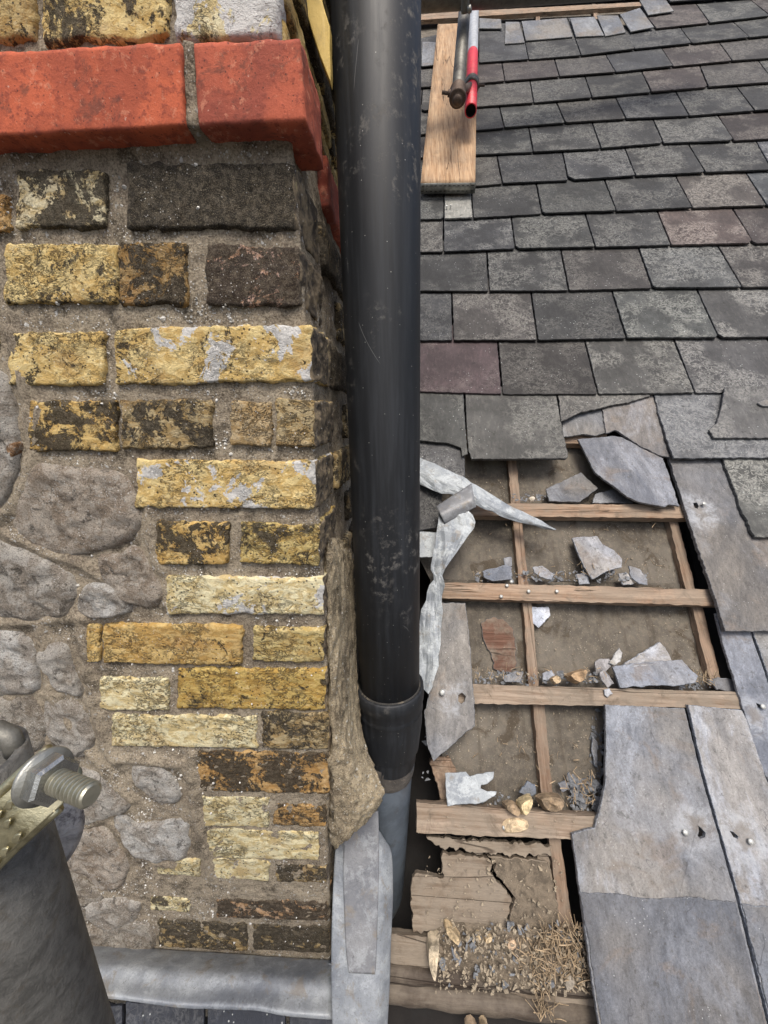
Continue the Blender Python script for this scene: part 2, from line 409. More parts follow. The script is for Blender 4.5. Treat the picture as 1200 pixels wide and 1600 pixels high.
def mat_slate_old():
    m = MT('weathered_slate')
    a_ = m.noise(9, 5, .65); grain = m.noise(120, 5, .7, vec=m.sc(m.v, 1, .3, 1)); f = m.noise(420, 4, .75)
    c = m.mix(m.step(a_, .38, .62), m.mix(1., m.col, (.62, .62, .62), 'MULTIPLY'), m.col)
    c = m.mix(m.step(grain, .48, .66, 0, .55), c, m.mix(1., c, (1.8, 1.75, 1.7), 'MULTIPLY'))
    fil = m.math('MAXIMUM', m.band(m.noise(15, 3, .62, 1.8), .5, .05), m.band(m.noise(32, 3, .6, 1.5), .5, .06))
    blot = m.step(m.noise(30, 5, .72, 1.4), .52, .57)
    zone = m.step(m.noise(6, 3, .6), .42, .54, .06, 1.)
    li = mul(m, m.math('MAXIMUM', mul(m, fil, .85), mul(m, blot, .7)), zone)
    li = mul(m, li, m.step(m.noise(150, 4, .75), .4, .54, .25, 1))
    c = m.mix(mul(m, li, m.al), c, m.mix(.5, (.29, .285, .26), m.mix(1., m.col, (3.8, 3.8, 3.7), 'MULTIPLY')))
    c = m.mix(m.step(m.noise(60, 5, .7), .58, .68, 0, .6), c, (.02, .019, .018))
    spk = mul(m, m.step(add(m, m.vor(85), mul(m, m.noise(200, 2), .15)), .16, .2, 1, 0), m.step(m.noise(9, 2, .5), .44, .56))
    lime = m.step(m.noise(24, 6, .75, .6), .70, .73)
    c = m.mix(m.math('MAXIMUM', mul(m, spk, .7), mul(m, lime, .7)), c, (.5, .53, .52))
    h = add(m, add(m, mul(m, grain, 1.), mul(m, f, .5)), mul(m, li, .5)); h = add(m, h, mul(m, a_, 1.5))
    return m.fin(c, m.step(li, 0, 1, .66, .88), h, .0015, .9, spec=.3)
def mat_slate_clean(centres=(), name='covered_slate_face'):
    m = MT(name)
    vs = m.sc(m.v, 1, .5, 1)
    a_ = m.noise(6, 6, .68, .5, vs); st = m.noise(80, 6, .75, .2, m.sc(m.v, 1, .45, 1)); f = m.noise(300, 5, .78)
    base = m.mix(m.step(m.noise(3.5, 3, .6), .4, .6), m.mix(1., m.col, (.95, .98, 1.05), 'MULTIPLY'), m.mix(1., m.col, (1.08, .98, .86), 'MULTIPLY'))
    c = m.mix(m.step(a_, .4, .6), m.mix(1., base, (.6, .62, .66), 'MULTIPLY'), base)
    c = m.mix(m.step(m.noise(9, 6, .72, .5, vs), .52, .64, 0, .55), c, m.mix(1., m.col, (1.55, 1.6, 1.7), 'MULTIPLY'))
    c = m.mix(m.step(m.noise(8, 5, .65, .8), .54, .66, 0, .55), c, (.15, .115, .085))
    c = m.mix(m.step(st, .5, .62, 0, .45), c, m.mix(1., c, (.5, .5, .5), 'MULTIPLY')); c = m.mix(m.step(st, .46, .38, 0, .35), c, m.mix(1., c, (1.6, 1.6, 1.6), 'MULTIPLY'))
    c = m.mix(m.step(m.noise(70, 5, .75), .57, .66, 0, .6), c, (.06, .058, .055)); c = m.mix(m.step(f, .5, .62, 0, .5), c, m.mix(1., c, (.5, .48, .46), 'MULTIPLY')); c = m.mix(m.step(f, .42, .34, 0, .5), c, m.mix(1., c, (1.8, 1.8, 1.8), 'MULTIPLY'))
    lay = m.band(m.noise(7, 4, .6, .8, m.sc(m.v, 1, .4, 1)), .5, .004)
    c = m.mix(mul(m, mul(m, lay, m.step(m.noise(9, 2), .52, .6)), .7), c, (.04, .04, .05))
    spk = mul(m, m.step(add(m, m.vor(120), mul(m, f, .1)), .12, .16, 1, 0), m.step(m.noise(13, 2), .5, .6))
    c = m.mix(mul(m, spk, .7), c, (.5, .52, .53))
    geo = m.t.nodes.new('ShaderNodeNewGeometry').outputs['Position']
    for i, (pc_, rad) in enumerate(centres):
        n = m.t.nodes.new('ShaderNodeVectorMath'); n.operation = 'DISTANCE'; m.t.links.new(geo, n.inputs[0]); n.inputs[1].default_value = tuple(pc_)
        dd = add(m, n.outputs['Value'], mul(m, m.math('SUBTRACT', m.noise(22, 5, .7, .6), .5), rad*1.5))
        c = m.mix(mul(m, m.step(dd, rad, rad*.45, 0, .6), m.step(m.noise(35, 6, .78, .4), .4, .58, .1, 1)), c, (.38, .4, .43))
        c = m.mix(m.step(dd, rad*.42, rad*.1, 0, .6), c, (.14, .118, .095))
    h = add(m, add(m, mul(m, st, 1.), mul(m, f, .5)), mul(m, a_, 3.))
    return m.fin(c, m.step(st, .3, .7, .38, .6), h, .0014, .9, spec=.5)
def mat_slate_edge():
    m = MT('slate_edge')
    a_ = m.noise(200, 5, .7, vec=m.v)
    c = m.mix(m.step(a_, .35, .65), m.mix(1., m.col, (.45, .45, .47), 'MULTIPLY'), m.mix(1., m.col, (1.35, 1.38, 1.42), 'MULTIPLY'))
    return m.fin(c, .65, a_, .0015, .9)
def mat_wood(name, c1, c2, dirt=.5, sx=.06, knots=True):
    m = MT(name)
    v = m.sc(m.v, sx, 1, 1)
    g = m.noise(160, 5, .65, .5, v); g2 = m.noise(34, 4, .6, 1.2, v); f = m.noise(420, 3, .7, vec=m.sc(m.v, .2, 1, 1))
    c = m.mix(m.step(g2, .36, .64), c1, c2); c = m.mix(m.step(g, .4, .66, 0, .7), c, m.mix(1., c, (.45, .38, .33), 'MULTIPLY'))
    d = m.noise(24, 6, .7, .6); c = m.mix(m.step(d, .6-.1*dirt, .7, 0, .85*dirt), c, (.075, .058, .042))
    c = m.mix(m.step(m.noise(11, 6, .72), .40, .6, 0, min(.9, .75*dirt)), c, m.mix(f, (.15, .125, .1), (.27, .23, .18)))
    crk = m.band(m.noise(14, 3, .55, .5, m.sc(m.v, .05, 1, 1)), .5, .006); c = m.mix(mul(m, crk, .7), c, (.03, .02, .015))
    return m.fin(c, .85, add(m, add(m, g, mul(m, f, .5)), mul(m, crk, -1.3)), .0015, .85, spec=.25)
def mat_felt():
    m = MT('old_roof_underlay')
    a_ = m.noise(6, 5, .65); b_ = m.noise(60, 5, .7); f = m.noise(340, 4, .75)
    c = m.mix(m.step(a_, .35, .66), (.09, .08, .067), (.165, .148, .124)); c = m.mix(m.step(b_, .42, .68, 0, .5), c, (.215, .185, .145))
    c = m.mix(m.step(m.noise(30, 5, .7, .2, m.sc(m.v, 1, .15, 1)), .52, .66, 0, .45), c, (.06, .048, .036))
    c = m.mix(m.step(m.noise(17, 5, .7, .8), .55, .66, 0, .7), c, (.06, .045, .03))
    c = m.mix(m.step(f, .56, .7, 0, .6), c, (.3, .26, .2)); spk = mul(m, m.step(m.vor(170), .1, .17, 1, 0), m.step(m.noise(14, 3), .5, .6))
    c = m.mix(mul(m, spk, .75), c, (.5, .46, .38))
    weave = m.noise(900, 1, .5)
    return m.fin(c, .95, add(m, add(m, f, b_), weave), .0015, .8, spec=.15)
def mat_lead(name, base, white, rough=.45, met=.15):
    m = MT(name)
    a_ = m.noise(9, 5, .68, .3); b_ = m.noise(38, 6, .75, .25); f = m.noise(380, 5, .78)
    c = m.mix(m.step(a_, .36, .64), m.mix(1., base, (.55, .57, .62), 'MULTIPLY'), base)
    c = m.mix(m.step(b_, .48, .62, 0, .75*white), c, (.56, .6, .62)); c = m.mix(m.step(f, .52, .62, 0, .35), c, (.1, .1, .1))
    c = m.mix(m.step(m.noise(28, 5, .7, .6), .56, .66, 0, .55), c, (.19, .16, .12))
    c = m.mix(m.step(m.noise(160, 4, .7), .62, .7, 0, .6), c, (.07, .07, .072))
    return m.fin(c, m.step(b_, .3, .7, rough-.08, rough+.2), add(m, add(m, mul(m, b_, 1.), mul(m, f, .3)), mul(m, a_, 2)), .0016, .7, metal=met)
def mat_pipe():
    m = MT('black_pvc')
    st = m.noise(90, 5, .7, vec=m.sc(m.v, 1, 1, .06)); a_ = m.noise(10, 4, .6, vec=m.sc(m.v, 1, 1, .5)); f = m.noise(420, 3)
    c = m.mix(m.step(st, .4, .7), (.010, .0115, .014), (.021, .024, .029))
    dust = mul(m, m.step(m.noise(70, 6, .75), .52, .66), m.step(m.noise(9, 2), .55, .7))
    c = m.mix(mul(m, dust, .45), c, (.2, .19, .175))
    c = m.mix(mul(m, m.step(m.vor(90), .035, .06, 1, 0), .8), c, (.4, .4, .38))
    scr = mul(m, m.band(m.noise(7, 1, .4, .3, m.sc(m.v, 1, 1, .35)), .5, .0022), m.step(m.noise(15, 2), .56, .62))
    c = m.mix(mul(m, scr, .6), c, (.25, .25, .25))
    r = m.step(add(m, st, mul(m, a_, .5)), .5, 1., .5, .62)
    r = add(m, r, mul(m, dust, .3))
    return m.fin(c, r, add(m, mul(m, st, .4), mul(m, a_, 1.)), .0004, .4, spec=.42)
def mat_simple(name, base, rough=.5, met=0., var=.5, dirt=(.06, .05, .04), dk=.5, sc=40, bump=.001):
    m = MT(name); a_ = m.noise(sc, 6, .7, .4); f = m.noise(sc*8, 4, .7)
    c = m.mix(m.step(a_, .4, .65, 0, var), base, m.mix(1., base, (.4, .4, .4), 'MULTIPLY'))
    c = m.mix(m.step(m.noise(sc*.6, 5, .7, .5), .54, .66, 0, dk), c, dirt)
    c = m.mix(m.step(f, .62, .72, 0, .4), c, m.mix(1., base, (1.6, 1.6, 1.6), 'MULTIPLY'))
    return m.fin(c, rough, add(m, a_, mul(m, f, .4)), bump, .7, metal=met)
def mat_obj(name, rough=.8, sc=60):
    m = MT(name); a_ = m.noise(sc, 6, .7, .4)
    c = m.mix(m.step(a_, .35, .65), m.mix(1., m.col, (.45, .45, .45), 'MULTIPLY'), m.mix(1., m.col, (1.25, 1.25, 1.25), 'MULTIPLY'))
    c = m.mix(m.step(m.noise(sc*3, 4, .7), .58, .68, 0, .5), c, (.05, .04, .03))
    return m.fin(c, rough, a_, .003, .9)
BR = mat_brick(); BRP = mat_brick('stock_brick_painted', paint=1.); SOOT_SHADE = mat_soot_shade(); MO = mat_mortar(); MOF = mat_mortar(1.05); ST = mat_stone(); RD = mat_red()
SLO = mat_slate_old(); SLC = mat_slate_clean(); SLN = mat_slate_clean([(RP(1086, 1292), .06), (RP(1162, 1306), .055), (RP(1090, 800), .06), (RP(1185, 1120), .05), (RP(708, 1092), .04)], 'nail_stained_slate'); SLE = mat_slate_edge()
WB = mat_wood('batten_timber', (.3, .205, .14), (.4, .3, .22), .8)
WB2 = mat_wood('greyed_batten_timber', (.25, .19, .14), (.36, .29, .225), .9)
WR = mat_wood('rafter_timber', (.25, .17, .12), (.33, .24, .17), .7, 1.)
WR2 = mat_wood('rafter_grain', (.22, .15, .105), (.33, .24, .175), .7)
WO = mat_wood('rotten_board_timber', (.2, .16, .12), (.27, .225, .175), 1.1)
WS = mat_wood('scaffold_plank_timber', (.42, .27, .155), (.5, .35, .22), .35)
FE = mat_felt()
LD = mat_lead('lead_sheet', (.27, .29, .31), .3); ZN = mat_lead('torn_zinc', (.34, .37, .39), .8, .5); LDD = mat_lead('dark_lead', (.2, .205, .215), .3)
PV = mat_pipe()
GP = mat_simple('grey_pvc', (.12, .145, .175), .5, 0, .5, (.07, .062, .052), .7, 20)
GV = mat_simple('galvanised_steel', (.34, .34, .31), .42, .7, .6, (.09, .08, .06), .6, 50)
GZ = mat_simple('yellow_zinc_plating', (.5, .46, .3), .3, .85, .6, (.13, .1, .05), .5, 60, .0008)
GD = mat_simple('dull_scaffold_tube', (.16, .155, .135), .5, .35, .6, (.05, .04, .03), .6, 40)
GPOLE = mat_simple('worn_steel_tube', (.13, .127, .118), .6, .2, .7, (.09, .08, .065), .7, 120, .0015)
REDP = mat_simple('red_tube_paint', (.62, .03, .05), .45, 0, .35, (.3, .2, .18), .35, 50)
RUST = mat_simple('rusty_coupler', (.11, .075, .055), .6, .4, .6, (.05, .03, .02), .6, 90)
DT = mat_simple('mound_dirt', (.185, .15, .11), .95, 0, .8, (.075, .06, .045), .6, 70, .006)
OBJ = mat_obj('loose_fragment'); DK = mat_simple('void_shade_black', (.012, .010, .009), .95, 0, .6, (.01, .01, .01), .6, 20)  # last one: near-black standing in for unlit depth in void, gap, bore and slots
NAILM = mat_simple('nail_head_metal', (.55, .56, .54), .45, .5, .3, (.2, .17, .13), .3, 300)
exec_layers = None

# ================================================================== BRICK WALL
wall = thing('brick_wall', 'weathered yellow brick and rubble stone wall with a red brick string course, left of the black pipe', 'wall', WP(400, 1480))
CPX = [(434, -1000), (437, -160), (438, 0), (441, 66), (458, 225), (462, 262), (470, 380), (478, 480), (491, 600), (496, 700), (498, 790), (504, 880), (510, 960), (511, 1037), (513, 1110), (517, 1172), (518, 1240), (515, 1292), (514, 1345), (516, 1400), (518, 1487), (520, 1700)]
CXZ = [(WP(x, y)[0], WP(x, y)[2]) for x, y in CPX]
_z = np.array([p[1] for p in CXZ][::-1]); _x = np.array([p[0] for p in CXZ][::-1])
def cornx(z): return float(np.interp(z, _z, _x))
RIDGE = [[(58, 640), (52, 700), (35, 760), (8, 800), (-40, 830)], [(10, 835), (60, 860), (120, 880), (160, 905)], [(-20, 975), (60, 972), (130, 968)],
         [(62, 975), (70, 1040), (78, 1085), (150, 1190), (178, 1225), (206, 1250)], [(120, 965), (140, 1080), (165, 1170), (180, 1190)], [(300, 1180), (303, 1260), (318, 1320), (330, 1370)],
         [(175, 1185), (240, 1190), (290, 1195), (302, 1230)], [(172, 1285), (198, 1310), (215, 1338), (260, 1350)], [(112, 1290), (150, 1285), (190, 1262)], [(15, 520), (35, 600), (50, 690)], [(230, 790), (235, 850), (250, 890)]]
segs = []
for r_ in RIDGE:
    q = [WP(x, y) for x, y in r_]
    for a0, b0 in zip(q[:-1], q[1:]): segs.append((a0[0], a0[2], b0[0], b0[2]))
segs = np.array(segs)
def ridge(x, z):
    ax, az, bx, bz = segs.T; dx, dz = bx-ax, bz-az; t = np.clip(((x-ax)*dx+(z-az)*dz)/(dx*dx+dz*dz), 0, 1)
    d = np.sqrt((x-ax-t*dx)**2+(z-az-t*dz)**2).min(); return math.exp(-(d/.009)**2)
def mortar():
    z0, zm, z1 = -1.35, WP(400, -40)[2], WP(400, -900)[2]; zz = list(np.arange(z0, zm, .0045))+list(np.linspace(zm, z1, 40)); NZ = len(zz)-1
    front = list(np.arange(-.72, 0, .0045)); V = []; rows = []
    xs = np.concatenate([np.linspace(-.62, -.004, 138)])      # relative to the corner
    ys = np.concatenate([np.linspace(.004, .2, 45), np.linspace(.215, .7, 30)])
    nc = len(xs)+3+len(ys)
    for k in range(NZ+1):
        z = zz[k]; X = cornx(z)-.007
        zc = (z-WP(500, 1100)[2])
        rec = .0045 if zc > 0 else .002
        for s in xs:
            x = X+s; g = (x, 0, z); h = -rec+.0024*fb(g, 38, 1, 3)+.0016*ns(g, 150, 4)
            if s < -.1: h += .007*ridge(x, z)
            V.append((x, WY-h, z))
        n_ = .002*fb((X, 0, z), 45, 3)
        V += [(X-.001, WY+rec+.001+n_, z), (X+.002+n_, WY+rec+.003, z), (X+.004+n_, WY+rec+.007, z)]
        for s in ys:
            g = (X, s, z); h = .003*fb((0, s, z), 38, 7, 3); V.append((X+h, WY+.014+s, z))
    Fc = []
    for k in range(NZ):
        for j in range(nc-1):
            a0 = k*nc+j; Fc.append((a0, a0+1, a0+nc+1, a0+nc))
    o = mesh('mortar_bed', V, Fc, MO, wall, WF); return o
mortar()
# wall core behind the mortar so that nothing shows through
def core():
    zt, zb = WP(400, -900)[2]-.01, -1.34; x0, x1, y0, y1 = -.79, cornx(-.5)-.03, WY+.03, WY+.72
    V = [(x0, y0, zb), (x1, y0, zb), (x1, y1, zb), (x0, y1, zb), (x0, y0, zt), (x1, y0, zt), (x1, y1, zt), (x0, y1, zt)]
    mesh('wall_core', V, [(0, 1, 5, 4), (1, 2, 6, 5), (2, 3, 7, 6), (3, 0, 4, 7), (4, 5, 6, 7), (3, 2, 1, 0)], MO, wall, smooth=False)
core()
YEL = (.82, .65, .31); YEO = (.75, .55, .23); PAL = (.86, .79, .52); OLV = (.5, .4, .23); ORG = (.60, .39, .17); BLK = (.34, .3, .24); BRN = (.4, .27, .12); PNK = (.62, .42, .27)
def brick(x0, y0, x1, y1, col, dirt, tl=0., sk=0., proud=.003, depth=.105, name='brick', label=None, mat=BR, sm=None, amp=.0016, r=.006, **k):
    """pixel box of the brick; tl = drop of the top edge left to right, sk = lean"""
    q = [WP(x0+sk, y1-tl/2, proud), WP(x1, y1+tl/2, proud), WP(x1-sk, y0+tl/2, proud), WP(x0, y0-tl/2, proud)]
    corner = x1 > 455
    o = rblock(name, q, (0, -1, 0), depth if corner else .03, mat, wall, WF, r=r, res=.0032, amp=amp, sc=55, side_mat=(sm or SOOT_SHADE) if corner and mat in (BR, BRP) else None, color=tuple(col)+(dirt,), edge=.003, pit=.0013 if mat in (BR, BRP) else 0., resz=.006, **k)
    if label: o['label'] = label
    return o
# above the string course
brick(-150, -75, 52, 62, (.55, .42, .2), .35, proud=.001)
brick(62, -70, 262, 64, YEL, .5, tl=-6, proud=.002)
brick(268, -66, 436, 60, PAL, .35, tl=-6, proud=.003, label='pale brick smeared with white paint', mat=mat_brick('stock_brick_whitewashed', paint=2.3))
# soldier of red bricks
brick(-330, 76, -165, 212, (.5, .1, .045), 1, 0, proud=.021, mat=RD, name='brick')
for (x0, y0a, y0b, x1, y1a, y1b, co, sk) in [(-155, 88, 64, 283, 222, 198, (.56, .13, .055, 1), 5), (301, 66, 58, 470, 197, 190, (.36, .095, .06, 1), 8)]:
    q = [WP(x0+sk, y1a, .021), WP(x1+sk, y1b, .021), WP(x1, y0b, .021), WP(x0, y0a, .021)]
    rblock('brick', q, (0, -1, 0), .078, RD, wall, WF, r=.0016, res=.004, amp=.0005, sc=50, color=co, edge=.0016, resz=.006)['label'] = 'smooth red brick of the projecting string course'
mq = [WP(288, 200, .016), WP(311, 200, .016), WP(302, 60, .016), WP(284, 60, .016)]
rblock('string_course_joint', mq, (0, -1, 0), .06, MO, wall, WF, r=.003, res=.004, amp=.0025, sc=90)
ROWS = [
 (22, 262, 165, 357, (.78, .7, .48), .58, 0), (195, 250, 461, 358, BLK, .88, 2), (-60, 300, 10, 362, ORG, .3, 0), (-330, 262, -75, 360, YEL, .5, 0),
 (4, 378, 184, 475, YEL, .42, 0), (182, 374, 292, 476, BRN, .55, 0), (320, 380, 470, 478, (.62, .42, .34), .72, 4), (-260, 380, -20, 475, YEO, .5, 0),
 (12, 517, 163, 603, YEL, .4, 0), (176, 508, 489, 600, YEL, .34, -6), (-220, 517, -10, 600, PAL, .4, 0),
 (42, 625, 182, 706, YEO, .55, 0), (186, 624, 331, 702, OLV, .52, 0), (357, 626, 424, 698, (.56, .44, .27), .2, 4), (428, 622, 494, 700, OLV, .4, 2),
 (210, 718, 495, 796, YEL, .3, 3),
 (241, 815, 357, 884, YEO, .55, 2), (373, 818, 500, 884, (.66, .52, .22), .45, 4),
 (257, 902, 508, 962, PAL, .2, 2),
 (132, 977, 156, 1038, YEO, .3, 0), (159, 976, 378, 1040, (.68, .49, .2), .3, 3), (393, 982, 508, 1036, (.66, .54, .25), .4, 3),
 (154, 1060, 263, 1112, PAL, .22, 2), (275, 1046, 510, 1110, (.62, .45, .15), .4, 3),
 (172, 1118, 402, 1170, PAL, .3, 3), (408, 1114, 515, 1172, OLV, .5, 4),
 (306, 1174, 515, 1240, ORG, .6, 4),
 (316, 1245, 420, 1294, PAL, .25, 3), (424, 1256, 511, 1292, ORG, .5, 3),
 (318, 1297, 500, 1344, PAL, .28, 5),
 (326, 1343, 422, 1376, PAL, .3, 5), (430, 1352, 511, 1380, OLV, .6, 4), (244, 1342, 314, 1369, PAL, .3, 4),
 (336, 1408, 513, 1438, PNK, .62, 6), (233, 1403, 298, 1425, PAL, .5, 4),
 (246, 1440, 388, 1484, OLV, .62, 8), (393, 1446, 516, 1488, OLV, .72, 5),
]
for (x0, y0, x1, y1, co, di, tl) in ROWS: brick(x0, y0, x1, y1, co, di, tl, proud=(.0015 if y0 < 1150 else .0), r=.0035, amp=.0014, mat=(BRP if (x0, y0) in ((176, 508), (210, 718), (257, 902)) else BR))
# bricks of the receding side face
def side_rows():
    rnd = random.Random(3)
    ys = [(-160, -95), (-85, -10), (-2, 60)]
    rows = [(y_, y_+74, 'y') for y_ in range(-850, -170, 84)]+[(-170, -95, 'y'), (-85, -8, 'y'), (0, 62, 'y'), (70, 205, 'r')]+[(a_, b_, 'd') for a_, b_ in [(250, 358), (378, 478), (508, 600), (624, 702), (718, 796), (818, 884), (902, 962), (980, 1038), (1048, 1110), (1114, 1172), (1176, 1240), (1256, 1292), (1300, 1344), (1352, 1392), (1400, 1438), (1446, 1488)]]
    for n_, (a_, b_, t) in enumerate(rows):
        cxp = 500; zt = WP(cxp, a_)[2]; zb = WP(cxp, b_)[2]; 
        Y = WY+(.113 if t != 'r' else .06)+(.0 if n_ % 2 else .09); 
        if t == 'y': Y = WY+.006
        X = cornx((zt+zb)/2)+(.002 if t != 'r' else .006)
        while Y < WY+.62:
            L = rnd.choice((.105, .215)); 
            q = [np.array((X, Y, zb)), np.array((X, Y+L, zb)), np.array((X, Y+L, zt)), np.array((X, Y, zt))]
            co = {'y': (.6, .46, .2, rnd.choice((.3, .5, .7))), 'r': (.36, .085, .05, 1), 'd': (*rnd.choice(((.5, .42, .28), (.4, .32, .2), (.6, .48, .27))), rnd.uniform(.5, .8))}[t]
            vis = Y < WY+.3
            rblock('brick', q, (1, 0, 0), .03, RD if t == 'r' else BR, wall, SF, r=.006, res=.006 if vis else .02, amp=.002, color=co, edge=.005 if vis else 0, resz=.015, pit=.001 if vis and t != 'r' else 0)
            Y += L+.01
side_rows()
GRY = (.58, .55, .5); TAN = (.56, .49, .41); LGT = (.7, .69, .66); DGR = (.45, .41, .35)
STONES = [
 ([(62, 728), (105, 728), (150, 735), (190, 745), (210, 772), (216, 820), (190, 848), (120, 862), (60, 852), (28, 820), (40, 765)], TAN),
 ([(-45, 840), (0, 846), (45, 862), (92, 882), (116, 908), (110, 952), (60, 963), (0, 960), (-50, 950)], GRY),
 ([(140, 912), (178, 910), (205, 930), (200, 953), (150, 962), (128, 945)], LGT),
 ([(162, 868), (190, 862), (215, 855), (235, 870), (242, 898), (253, 915), (250, 944), (225, 946), (192, 925), (166, 900)], TAN),
 ([(-40, 575), (5, 582), (22, 605), (31, 645), (38, 690), (36, 725), (20, 768), (-15, 800), (-50, 790)], GRY),
 ([(24, 700), (36, 692), (38, 705), (28, 718)], (.5, .3, .16)),
 ([(-40, 985), (0, 984), (46, 995), (61, 1035), (60, 1072), (30, 1079), (-40, 1076)], LGT),
 ([(68, 1010), (95, 999), (112, 1012), (118, 1040), (130, 1064), (131, 1084), (100, 1075), (80, 1050), (63, 1028)], GRY),
 ([(-40, 1084), (20, 1086), (58, 1086), (72, 1120), (74, 1158), (40, 1178), (-40, 1170)], DGR),
 ([(76, 1098), (102, 1090), (130, 1100), (147, 1135), (150, 1155), (139, 1178), (102, 1165), (82, 1140)], GRY),
 ([(112, 1190), (150, 1200), (185, 1225), (206, 1248), (194, 1262), (150, 1275), (112, 1285), (90, 1260), (88, 1212)], GRY),
 ([(212, 1203), (222, 1191), (243, 1192), (268, 1202), (284, 1225), (284, 1244), (262, 1249), (235, 1237)], (.62, .6, .56)),
 ([(184, 1272), (197, 1269), (215, 1281), (250, 1277), (291, 1276), (292, 1328), (242, 1334), (206, 1318)], LGT),
 ([(112, 1296), (168, 1290), (192, 1322), (202, 1345), (190, 1377), (165, 1384), (130, 1362), (104, 1345)], TAN),
 ([(76, 1372), (104, 1350), (138, 1370), (162, 1394), (158, 1424), (100, 1440), (70, 1420)], DGR),
 ([(140, 1405), (166, 1397), (216, 1401), (218, 1420), (200, 1441), (160, 1440)], GRY),
 ([(80, 1446), (120, 1440), (165, 1446), (160, 1474), (90, 1474)], DGR), ([(166, 1450), (185, 1434), (235, 1440), (238, 1476), (170, 1480)], DGR),
 ([(-200, 600), (-80, 590), (-60, 700), (-90, 800), (-200, 790)], TAN), ([(-220, 830), (-80, 840), (-75, 960), (-200, 980)], GRY), ([(-220, 1000), (-70, 1000), (-65, 1150), (-210, 1180)], LGT), ([(-220, 1210), (-20, 1200), (20, 1330), (-60, 1420), (-220, 1400)], GRY)]
for pts, co in STONES:
    gx = sum(p[0] for p in pts)/len(pts); gy = sum(p[1] for p in pts)/len(pts); pts = [(gx+(x-gx)*1.07+random.uniform(-3, 3), gy+(y-gy)*1.07+random.uniform(-3, 3)) for x, y in pts]
    stone('stone', pts, ST, wall, color=co+(1,), amp=.0042)
yb = [PY(x, y, .548) for x, y in [(462, -60), (490, -60), (503, 0), (515, 40), (516, 128), (500, 88), (486, 45), (472, 0)]]
tag(slab('yellow_board', yb, .012, [mat_simple('yellow_paint', (.62, .44, .12), .6, 0, .4, (.2, .14, .06), .4, 30)]*2, None, WF, (0, -1, 0), step=.01, amp=.0008), 'narrow yellow painted board wedged between the top of the wall and the black pipe', 'board')
# cement fillet down the foot of the side face, by the pipe
def fillet():
    L = [(513, 840), (511, 860), (510, 880), (513, 980), (516, 1080), (519, 1160), (519, 1230), (521, 1290), (524, 1330)]
    Rr = [(535, 840), (548, 860), (552, 880), (556, 980), (560, 1080), (568, 1150), (592, 1215), (600, 1246), (566, 1290)]
    dl = [.05, .03, .02, .012, .006, .0, -.004, -.006, -.006]; dr = [.2, .19, .17, .135, .11, .08, .04, .02, .02]
    rows = []
    for i in range(9):
        row = []
        for j in range(5):
            t = j/4; x = L[i][0]+(Rr[i][0]-L[i][0])*t; y = L[i][1]+(Rr[i][1]-L[i][1])*t
            Y = WY+dl[i]+(dr[i]-dl[i])*t**1.3-.012*math.sin(math.pi*t)
            row.append(PY(x, y, Y))
        row = row[:]; rows.append(row)
    o = sheet('mortar_fillet', rows, .03, MOF, wall, WF, np.array((.5, -.8, .3)), amp=.006, sc=85, sub=12, nrag=.008, crump=.002)
    o['label'] = 'rough grey mortar fillet beside the pipe'
fillet()

# ================================================================== SLATE ROOF
roof = thing('slate_roof', 'dark slate roof with a stripped patch showing timber battens and underlay', 'roof', RP(900, 1400))
LN = {  # bottom edges of the courses, pixel polylines
 -1: [(640, 5), (1055, 14), (1177, 4), (1200, 2)],
 0: [(640, 48), (1001, 46), (1025, 44), (1109, 35), (1144, 33), (1200, 24)],
 1: [(640, 104), (690, 101), (746, 97), (826, 92), (908, 86), (948, 83), (992, 76), (1081, 67), (1171, 58), (1200, 55)],
 2: [(640, 138), (746, 130), (788, 126), (872, 119), (920, 117), (961, 112), (1048, 103), (1141, 94.5), (1200, 90)],
 3: [(640, 174), (746, 166), (832, 160), (925, 152), (1016, 143.5), (1107, 135), (1200, 128)],
 4: [(640, 212), (746, 203), (788, 199), (883, 191), (976, 185), (1069, 181), (1184, 172), (1200, 171)],
 5: [(640, 247), (743, 241), (832, 237), (930, 232), (1034, 223), (1149, 219), (1200, 216)],
 6: [(640, 301), (743, 289), (785, 286), (888, 281), (992, 274), (1100, 269), (1200, 265)],
 7: [(640, 343), (739, 340), (848, 333), (963, 329), (1083, 324), (1200, 320)],
 8: [(640, 395), (804, 388), (874, 386), (997, 385), (1048, 382), (1200, 379)],
 9: [(640, 454), (762, 454), (890, 453), (1018, 449), (1200, 448)],
 10: [(640, 531), (837, 531), (978, 528), (1123, 527), (1200, 526)],
 11: [(640, 611), (774, 613), (788, 616), (934, 616), (1083, 614), (1200, 612)]}
